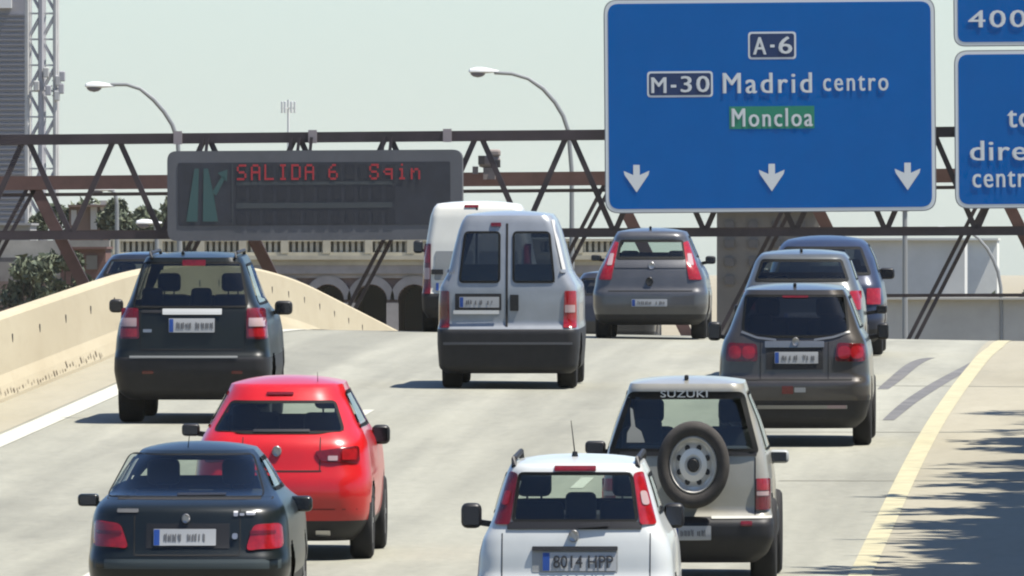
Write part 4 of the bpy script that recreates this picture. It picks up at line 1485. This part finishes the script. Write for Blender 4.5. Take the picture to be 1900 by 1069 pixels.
# =============================================================== street lamps
M['lamp_steel'] = mat('lamp_steel', (.30, .31, .31), .5, .3)
M['lamp_white'] = mat('lamp_white', (.72, .73, .72), .4)
M['lamp_glass'] = mat('lamp_glass', (.18, .17, .2), .3)
def lamp(label, head, arm, base_x, Y):
    """head (px,py) centre; arm: px list from head to the pole top"""
    b = P(base_x, 620, Y)
    root = empty('street_lamp', (b.x, Y, road_z(b.x, Y)))
    tag(root, label, 'street lamp', 'street lamps behind the truss')
    O = root.location
    pts = [P(a, b_, Y) - O for a, b_ in arm]
    mb = MB()
    mb.tube(pts, [.055] * 3 + [.07] * (len(pts) - 3), 8)
    mb.build('arm', M['lamp_steel'], root, smooth=True, angle=40)
    mb = MB()
    mb.tube([pts[-1], Vector((0, 0, .3)), Vector((0, 0, 0))], [.07, .11, .13], 8)
    mb.build('pole', M['lamp_steel'], root, smooth=True, angle=40)
    h = P(head[0], head[1], Y) - O
    mb = MB()
    # cobra head: long shallow shell tapering to the arm
    prof = [(-.42, .04), (-.38, .11), (-.2, .16), (.0, .16), (.2, .12), (.40, .07), (.5, .05)]
    vs, n = [], 12
    for x, r in prof:
        for k in range(n):
            t = 2 * math.pi * k / n
            vs.append((h.x + x, math.cos(t) * r * .9, h.z + (math.sin(t) * r * .9 if math.sin(t) > 0 else math.sin(t) * r * .35) + .03))
    fs = [(i * n + k, i * n + (k + 1) % n, (i + 1) * n + (k + 1) % n, (i + 1) * n + k) for i in range(len(prof) - 1) for k in range(n)]
    fs += [tuple(range(n))[::-1], tuple((len(prof) - 1) * n + k for k in range(n))]
    mb.add(vs, fs).build('lamp_head', M['lamp_white'], root, smooth=True, angle=40)
    mb = MB()
    mb.lathe([(.18, .0), (.17, .06), (.11, .12), (.001, .15)], 14, 'y', (0, 0, 0))
    mb.v = [(h.x - .14 + v[0] * 1.3, v[2] * .75, h.z - .0 - v[1]) for v in mb.v]
    mb.build('lamp_glass', M['lamp_glass'], root, smooth=True, angle=40)
lamp('street lamp on the left with its arm rising above the message board', (183, 162), [(205, 157), (235, 157), (260, 165), (285, 185), (305, 208), (320, 232), (330, 262), (333, 320)], 333, 500)
lamp('street lamp in the middle with its curved arm left of the largest blue sign', (895, 135), [(917, 135), (950, 137), (980, 146), (1008, 165), (1030, 190), (1045, 215), (1055, 245), (1061, 320)], 1061, 500)
lamp('lower street lamp at right seen under the tall blue sign panel', (1752, 428), [(1774, 424), (1795, 428), (1815, 442), (1832, 462), (1843, 482), (1852, 505), (1857, 535), (1858, 580)], 1858, 640)
lamp('small street lamp with a flat white head between the tower and the message board', (186, 354), [(200, 353), (204, 353), (208, 354), (212, 358), (215, 366), (217, 380)], 218, 560)
lamp('small street lamp with a white head just above the black car roof', (274, 416), [(281, 413), (284, 414), (287, 418), (289, 424), (290, 432), (291, 445)], 291, 565)
def thin_post(px, Y, top, label):
    b = P(px, 620, Y)
    root = empty('metal_post', (b.x, Y, road_z(b.x, Y)))
    tag(root, label, 'post')
    z = P(px, top, Y).z - root.location.z
    MB().tube([(0, 0, 0), (0, 0, z)], [.1, .07], 8).build('pole', M['lamp_steel'], root, smooth=True, angle=40)
    MB().rbox((0, 0, z + .06), (.3, .2, .14), .04).build('cap', M['lamp_steel'], root)
thin_post(1679, 470, 392, 'thin grey metal post standing under the largest blue sign')

# =============================================================== far buildings, masts, viaduct
def front_box(mb, x0, y0, x1, y1, Y, dep, O, zbot=None, mi=0):
    """box whose front face spans the pixels at distance Y"""
    a, b = P(x0, y1, Y), P(x1, y0, Y)
    zb = a.z if zbot is None else zbot
    mb.box(((a.x + b.x) / 2 - O.x, Y + dep / 2 - O.y, (zb + b.z) / 2 - O.z), (b.x - a.x, dep, b.z - zb), mi)
GZ = -3.4
def viaduct():
    Y = 600.0
    root = empty('stone_viaduct', (wx(520, Y), Y, GZ))
    tag(root, 'brick and cream stone viaduct with arches and balustrade across the background', 'viaduct')
    O = root.location
    brick = mat('viaduct_brick', (.20, .135, .12), .9, noise=.3, nscale=.5)
    stone = mat('viaduct_stone', (.52, .48, .37), .9, noise=.2, nscale=.8)
    grey = mat('viaduct_grey_stone', (.36, .335, .32), .9, noise=.25, nscale=.6)
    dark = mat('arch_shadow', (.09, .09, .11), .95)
    s = depth(O.x, Y) / FPX
    # brick wall with true arch openings between x=-300 and 1140
    mb = MB()
    def wall_with_arches(x0, x1, arches, ztop_px, dep):
        xs = [x0]
        for cx, rw in arches: xs += [cx - rw, cx + rw]
        xs.append(x1)
        for i in range(0, len(xs), 2):
            front_box(mb, xs[i], ztop_px, xs[i + 1], 700, Y, dep, O, GZ)
        for cx, rw in arches:
            n = 14
            top = 528
            for k in range(n):
                a0, a1 = math.pi * (1 - k / n), math.pi * (1 - (k + 1) / n)
                xa, xb = cx + rw * math.cos(a0), cx + rw * math.cos(a1)
                ym = 556 - min(math.sin(a0), math.sin(a1)) * 28
                front_box(mb, xa, ztop_px, xb, ym, Y, dep, O)
    arches = [(688 + d, 30) for d in (-400, -320, -240, -160, -80, 0)] + [(768, 30), (848, 30), (928, 30)]
    arches = sorted(arches)
    wall_with_arches(205, 1145, arches, 492, 6.0)
    mb.build('brick_wall', brick, root)
    mb = MB()
    front_box(mb, 205, 560, 1145, 700, Y + 6.5, 1.0, O, GZ)
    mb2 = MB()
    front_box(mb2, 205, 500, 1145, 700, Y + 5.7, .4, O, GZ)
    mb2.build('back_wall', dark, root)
    for cx, rw in arches:
        a = MB()
        n = 18
        for k in range(n):
            t0, t1 = math.pi * k / n, math.pi * (k + 1) / n
            pts = []
            for r_, t in ((rw, t0), (rw + 17, t0), (rw + 17, t1), (rw, t1)):
                pts.append(P(cx + r_ * math.cos(t) * (1 if r_ == rw else .93), 556 - r_ * math.sin(t) * .95, Y - .15) - O)
            vs = pts + [p + Vector((0, .3, 0)) for p in pts]
            a.add(vs, [(0, 1, 2, 3), (7, 6, 5, 4), (0, 4, 5, 1), (1, 5, 6, 2), (2, 6, 7, 3), (3, 7, 4, 0)])
        a.build('arch_ring', grey, root)
    for i in range(len(arches) - 1):
        x = (arches[i][0] + arches[i + 1][0]) / 2
        m_ = MB()
        front_box(m_, x - 11, 562, x + 11, 700, Y - .35, .4, O, GZ)
        m_.build('pier', grey, root)
    fr = MB()
    front_box(fr, 205, 492, 1145, 508, Y - .25, .3, O)
    front_box(fr, 205, 508, 1145, 516, Y - .1, .2, O)
    fr.build('frieze', grey, root)
    co = MB()
    front_box(co, 205, 474, 1145, 482, Y - .5, 1.2, O)
    front_box(co, 205, 482, 1145, 492, Y - .3, .8, O)
    co.build('cornice', stone, root)
    ba = MB()
    front_box(ba, 205, 443, 1145, 448, Y - .3, .5, O)
    front_box(ba, 205, 468, 1145, 474, Y - .3, .5, O)
    for x in range(209, 1145, 78): front_box(ba, x, 443, x + 14, 470, Y - .34, .56, O)
    x = 212
    while x < 1140:
        front_box(ba, x, 448, x + 6, 468, Y - .2, .3, O)
        x += 11
    front_box(ba, 205, 447, 1145, 469, Y + .15, .1, O)
    ba.build('balustrade', stone, root)
viaduct()

def tower():
    Y = 900.0
    root = empty('office_tower', (wx(-30, Y), Y, GZ))
    tag(root, 'grey office tower with horizontal bands at the left edge of the photo', 'tower')
    O = root.location
    mb = MB()
    front_box(mb, -160, -30, 48, 700, Y, 5, O, GZ)
    mb.build('wall', mat('tower_grey', (.30, .30, .33), .7, noise=.12, nscale=.2), root)
    gm = mat('tower_glass', (.19, .195, .225), .35)
    for k in range(54):
        y = 26 + k * 9.2
        b = MB()
        front_box(b, -158, y, 47.5, y + 3.6, Y - .12, .12, O)
        b.build('window_band', gm, root)
    b = MB(); front_box(b, -40, -2, 21, 15, Y - .5, .5, O)
    b.build('roof_sign', M['lamp_white'], root)
tower()
def mast():
    Y = 780.0
    root = empty('lattice_mast', (wx(78, Y), Y, GZ))
    tag(root, 'tall pale lattice mast with antennas beside the grey office tower', 'mast')
    O = root.location
    s = depth(O.x, Y) / FPX
    pale = mat('mast_pale', (.5, .5, .49), .6, noise=.2, nscale=.5)
    grey = mat('mast_grey', (.40, .40, .43), .6)
    top = P(78, -60, Y).z - GZ
    w = 26 * s
    corners = [(-w, -w), (0, -w), (w, -w), (w, w), (-w, w), (0, w)]
    for x, y in corners:
        b = MB().tube([(x, y, 0), (x, y, top)], .11 if x else .15, 6)
        b.build('mast_leg', pale if x else grey, root)
    l1, l2 = MB(), MB()
    st = 1.25
    k = 0
    z = 0
    while z < top - st:
        for y in (-w, w):
            for xa, xb in ((-w, 0), (0, w)):
                if k % 2: xa, xb = xb, xa
                l1.bar((xa, y, z), (xb, y, z + st), .08)
            l2.bar((-w, y, z), (w, y, z), .07)
        for x in (-w, w): l1.bar((x, -w if k % 2 else w, z), (x, w if k % 2 else -w, z + st), .07)
        z += st; k += 1
    l1.build('lattice', grey, root)
    l2.build('rungs', pale, root)
    random.seed(5)
    for dx, py, m_ in ((32, 150, pale), (38, 165, grey), (30, 178, pale), (40, 142, grey), (10, 135, pale), (-8, 160, pale), (14, 168, grey)):
        zz = P(78, py, Y).z - GZ
        b = MB().rbox((dx * s, -w - .2, zz), (.28, .2, .5), .05)
        b.bar((dx * s, -w - .1, zz), (w * .8, -w, zz), .06)
        b.build('antenna', m_, root)
mast()
def antenna_mast():
    Y = 760.0
    root = empty('antenna_mast', (wx(535, Y), Y, GZ))
    tag(root, 'thin white antenna mast rising above the message board', 'mast')
    O = root.location
    s = depth(O.x, Y) / FPX
    z = P(535, 185, Y).z - GZ
    MB().tube([(0, 0, 0), (0, 0, z)], [.12, .05], 6).build('pole', M['lamp_white'], root)
    b = MB()
    for k in range(6):
        a = 2 * math.pi * k / 6
        b.rbox((math.cos(a) * .3, math.sin(a) * .3, z - .35), (.09, .09, .55), .02)
        b.bar((0, 0, z - .4), (math.cos(a) * .3, math.sin(a) * .3, z - .4), .04)
    b.build('antenna', M['lamp_white'], root)
antenna_mast()

def simple_building(name, label, x0, y0, x1, Y, dep, col, wins=None, wm=None, roof=None, cat='building'):
    root = empty(name, (wx((x0 + x1) / 2, Y), Y, GZ))
    tag(root, label, cat)
    O = root.location
    mb = MB()
    front_box(mb, x0, y0, x1, 700, Y, dep, O, GZ)
    mb.build('wall', mat(name + '_wall', col, .9, noise=.15, nscale=.35), root)
    if wins:
        for wx0, wy0, wx1, wy1 in wins:
            b = MB()
            front_box(b, wx0, wy0, wx1, wy1, Y - .12, .14, O)
            b.build('window', wm or mat('far_window', (.08, .085, .1), .3), root)
    r_ = MB()
    front_box(r_, x0 - 2, y0 - 4, x1 + 2, y0, Y - .4, dep + .8, O)
    r_.build('roof', roof or mat(name + '_roof', tuple(c * .9 for c in col), .8), root)
    return root
simple_building('pale_building', 'pale grey building behind the dark car at the right', 1585, 446, 1790, 700, 10, (.62, .63, .61))
simple_building('white_building', 'whiter taller building end next to the pale grey building', 1792, 446, 1850, 715, 10, (.78, .79, .74))
simple_building('retaining_wall', 'long pale retaining wall right of the dark blue car', 1560, 556, 2300, 640, 3, (.55, .535, .48), cat='wall')
simple_building('brown_building', 'mottled brown building under the largest blue sign', 1330, 392, 1520, 560, 6, (.21, .19, .165),
                [(1345 + 44 * i, 410 + 34 * j, 1362 + 44 * i, 426 + 34 * j) for i in range(4) for j in range(4)], mat('brown_win', (.13, .12, .115), .5))
simple_building('brick_house', 'brown brick house with pale strips left of the message board', 128, 384, 208, 660, 3, (.20, .13, .10),
                [(168, 378, 180, 426), (186, 372, 199, 426), (112 + 20, 390, 142, 418)], mat('pale_strip', (.5, .47, .42), .8))
simple_building('grey_house', 'low grey building below the office tower at the left edge', -80, 418, 56, 700, 4, (.33, .33, .33))

def old_wall():
    Y = 602.0
    root = empty('old_brick_wall', (wx(40, Y), Y, GZ))
    tag(root, 'old brown wall with grey courses left of the viaduct under the office tower', 'wall')
    O = root.location
    for nm, y0, y1, dy, col in (('lower_course', 522, 700, 0, (.17, .12, .105)), ('middle_course', 486, 522, .1, (.24, .22, .2)), ('dark_course', 478, 486, .25, (.08, .075, .08)), ('top_course', 446, 478, .4, (.33, .31, .27))):
        b = MB()
        front_box(b, -300, y0, 203, y1, Y + dy, 2.0, O, GZ if y1 == 700 else None)
        b.build(nm, mat('old_wall_' + nm, col, .9, noise=.5, nscale=.35), root)
old_wall()
simple_building('red_shed', 'small reddish shed in front of the old brown wall left of the black car', 112, 462, 196, 590, 3, (.17, .09, .075), [(122, 474, 140, 500), (160, 474, 180, 500)], mat('shed_pane', (.2, .18, .15), .6), cat='shed')

# ---- trees
bark = mat('bark', (.07, .05, .035), .9, noise=.3, nscale=3)
hazed_leafm = [mat('hazed_leaf_dark', (.075, .095, .06), .8), mat('hazed_leaf_mid', (.11, .13, .075), .8), mat('hazed_leaf_light', (.15, .165, .105), .8)]  # paler copies of the leaf colours, distance haze mixed into them
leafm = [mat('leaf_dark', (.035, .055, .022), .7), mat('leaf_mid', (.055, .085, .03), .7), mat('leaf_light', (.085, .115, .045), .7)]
def tree(name, label, base, h, crown_r, seed, nl=2200, leaf=.16, zs=1.0, low=.35, group=None, nc=14):
    rnd = random.Random(seed)
    root = empty(name, base)
    tag(root, label, 'tree', group)
    t = MB()
    t.tube([(0, 0, -.2), (rnd.uniform(-.1, .1), 0, h * .3), (rnd.uniform(-.2, .2), rnd.uniform(-.2, .2), h * .75)], [h * .028 + .04, h * .02 + .03, .04], 8)
    cl = []
    for k in range(nc):
        a, e = rnd.uniform(0, 6.28), rnd.uniform(-.5, 1.0)
        rr = crown_r * rnd.uniform(*((.45, .95) if nc < 20 else (.3, .74)))
        p = Vector((math.cos(a) * rr * math.cos(e), math.sin(a) * rr * math.cos(e), h * (low + .32) + math.sin(e) * h * (1 - low) * .42 * zs))
        cl.append((p, crown_r * (rnd.uniform(.22, .42) if nc < 20 else rnd.uniform(.26, .5))))
        z0 = h * rnd.uniform(.28, .6)
        t.tube([(0, 0, z0), p * .55 + Vector((0, 0, z0 * .5)), p], [.07 + h * .005, .04, .015], 5)
    if nc > 20: cl += [(Vector((0, 0, h * (low + .32))), crown_r * .8)] * 22
    t.build('trunk', bark, root, smooth=True, angle=50)
    b = MB()
    for i in range(nl):
        p, r = cl[rnd.randrange(len(cl))]
        d = Vector((rnd.gauss(0, 1), rnd.gauss(0, 1), rnd.gauss(0, .8)))
        d = d.normalized() * r * rnd.random() ** .45
        c = p + d
        u = Vector((rnd.gauss(0, 1), rnd.gauss(0, 1), rnd.gauss(0, 1))).normalized()
        v = u.cross(Vector((rnd.gauss(0, 1), rnd.gauss(0, 1), rnd.gauss(0, 1)))).normalized()
        s = leaf * rnd.uniform(.6, 1.4)
        b.add([c - u * s, c + v * s * .45, c + u * s, c - v * s * .45], [(0, 1, 2, 3)], rnd.choice((0, 0, 1, 1, 2)))
    b.build('crown', hazed_leafm if name == 'far_tree' else leafm, root)
    return root
# roadside trees on the right, outside the frame, whose shade falls on the shoulder
for i, (x, y, h, r, sd) in enumerate([(4.34, 136, 12.6, 3.7, 1), (4.41, 140, 12.6, 3.7, 2), (4.48, 144, 12.5, 3.7, 3), (4.55, 148, 12.5, 3.7, 4), (4.63, 152, 12.4, 3.7, 5), (4.70, 156, 12.4, 3.7, 6), (4.77, 160, 12.3, 3.7, 7), (4.84, 164, 12.3, 3.7, 8), (4.91, 168, 12.2, 3.7, 9), (4.99, 172, 12.2, 3.7, 10), (5.06, 176, 12.1, 3.7, 11), (5.13, 180, 12.1, 3.7, 12), (5.20, 184, 12.0, 3.7, 13), (5.27, 188, 12.0, 3.7, 14), (5.35, 192, 11.9, 3.7, 15), (5.42, 196, 11.9, 3.7, 16), (5.49, 200, 11.8, 3.7, 17), (5.56, 204, 11.8, 3.7, 18)]):
    tree('roadside_tree', 'leafy roadside tree shading the right shoulder', (x, y, road_z(0, y) - .1), h, r, sd, 9000, .34, group='trees beside the right shoulder', nc=44)
def far_tree(label, px, ptop, Y, r, seed, nl=1500):
    b = P(px, 600, Y)
    h = P(px, ptop, Y).z - GZ
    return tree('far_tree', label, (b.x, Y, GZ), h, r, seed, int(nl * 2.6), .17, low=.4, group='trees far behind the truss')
far_tree('dark green tree left of the message board', 244, 345, 640, 1.7, 11, 2200)
far_tree('dull green tree behind the brick house', 185, 352, 680, 1.6, 23, 1800)
far_tree('dark green tree partly behind the message board', 300, 342, 690, 1.9, 12, 2200)
far_tree('olive tree between the tower and the brick house', 105, 352, 720, 1.5, 13, 1500)
far_tree('hazy tree in front of the viaduct under the office tower', 30, 436, 560, 1.3, 21, 900)
far_tree('low grey green tree in front of the viaduct below the brick house', 118, 446, 570, 1.1, 22, 800)
far_tree('pale green tree at the right edge beyond the retaining wall', 1905, 520, 690, 1.3, 14, 900)
far_tree('small shrub like tree beside the whiter building end', 1838, 532, 685, .8, 15, 600)

# =============================================================== summer haze
hz = bpy.data.materials.new('haze')
hz.use_nodes = True
t = hz.node_tree
t.nodes.remove(t.nodes['Principled BSDF'])
pv = t.nodes.new('ShaderNodeVolumePrincipled')
pv.inputs['Color'].default_value = (1, .98, .84, 1)
pv.inputs['Density'].default_value = 0.00003
t.links.new(pv.outputs[0], t.nodes['Material Output'].inputs['Volume'])
tag(MB().box((0, 4480, 20), (6400, 9300, 80)).build('haze', hz), kind='stuff')
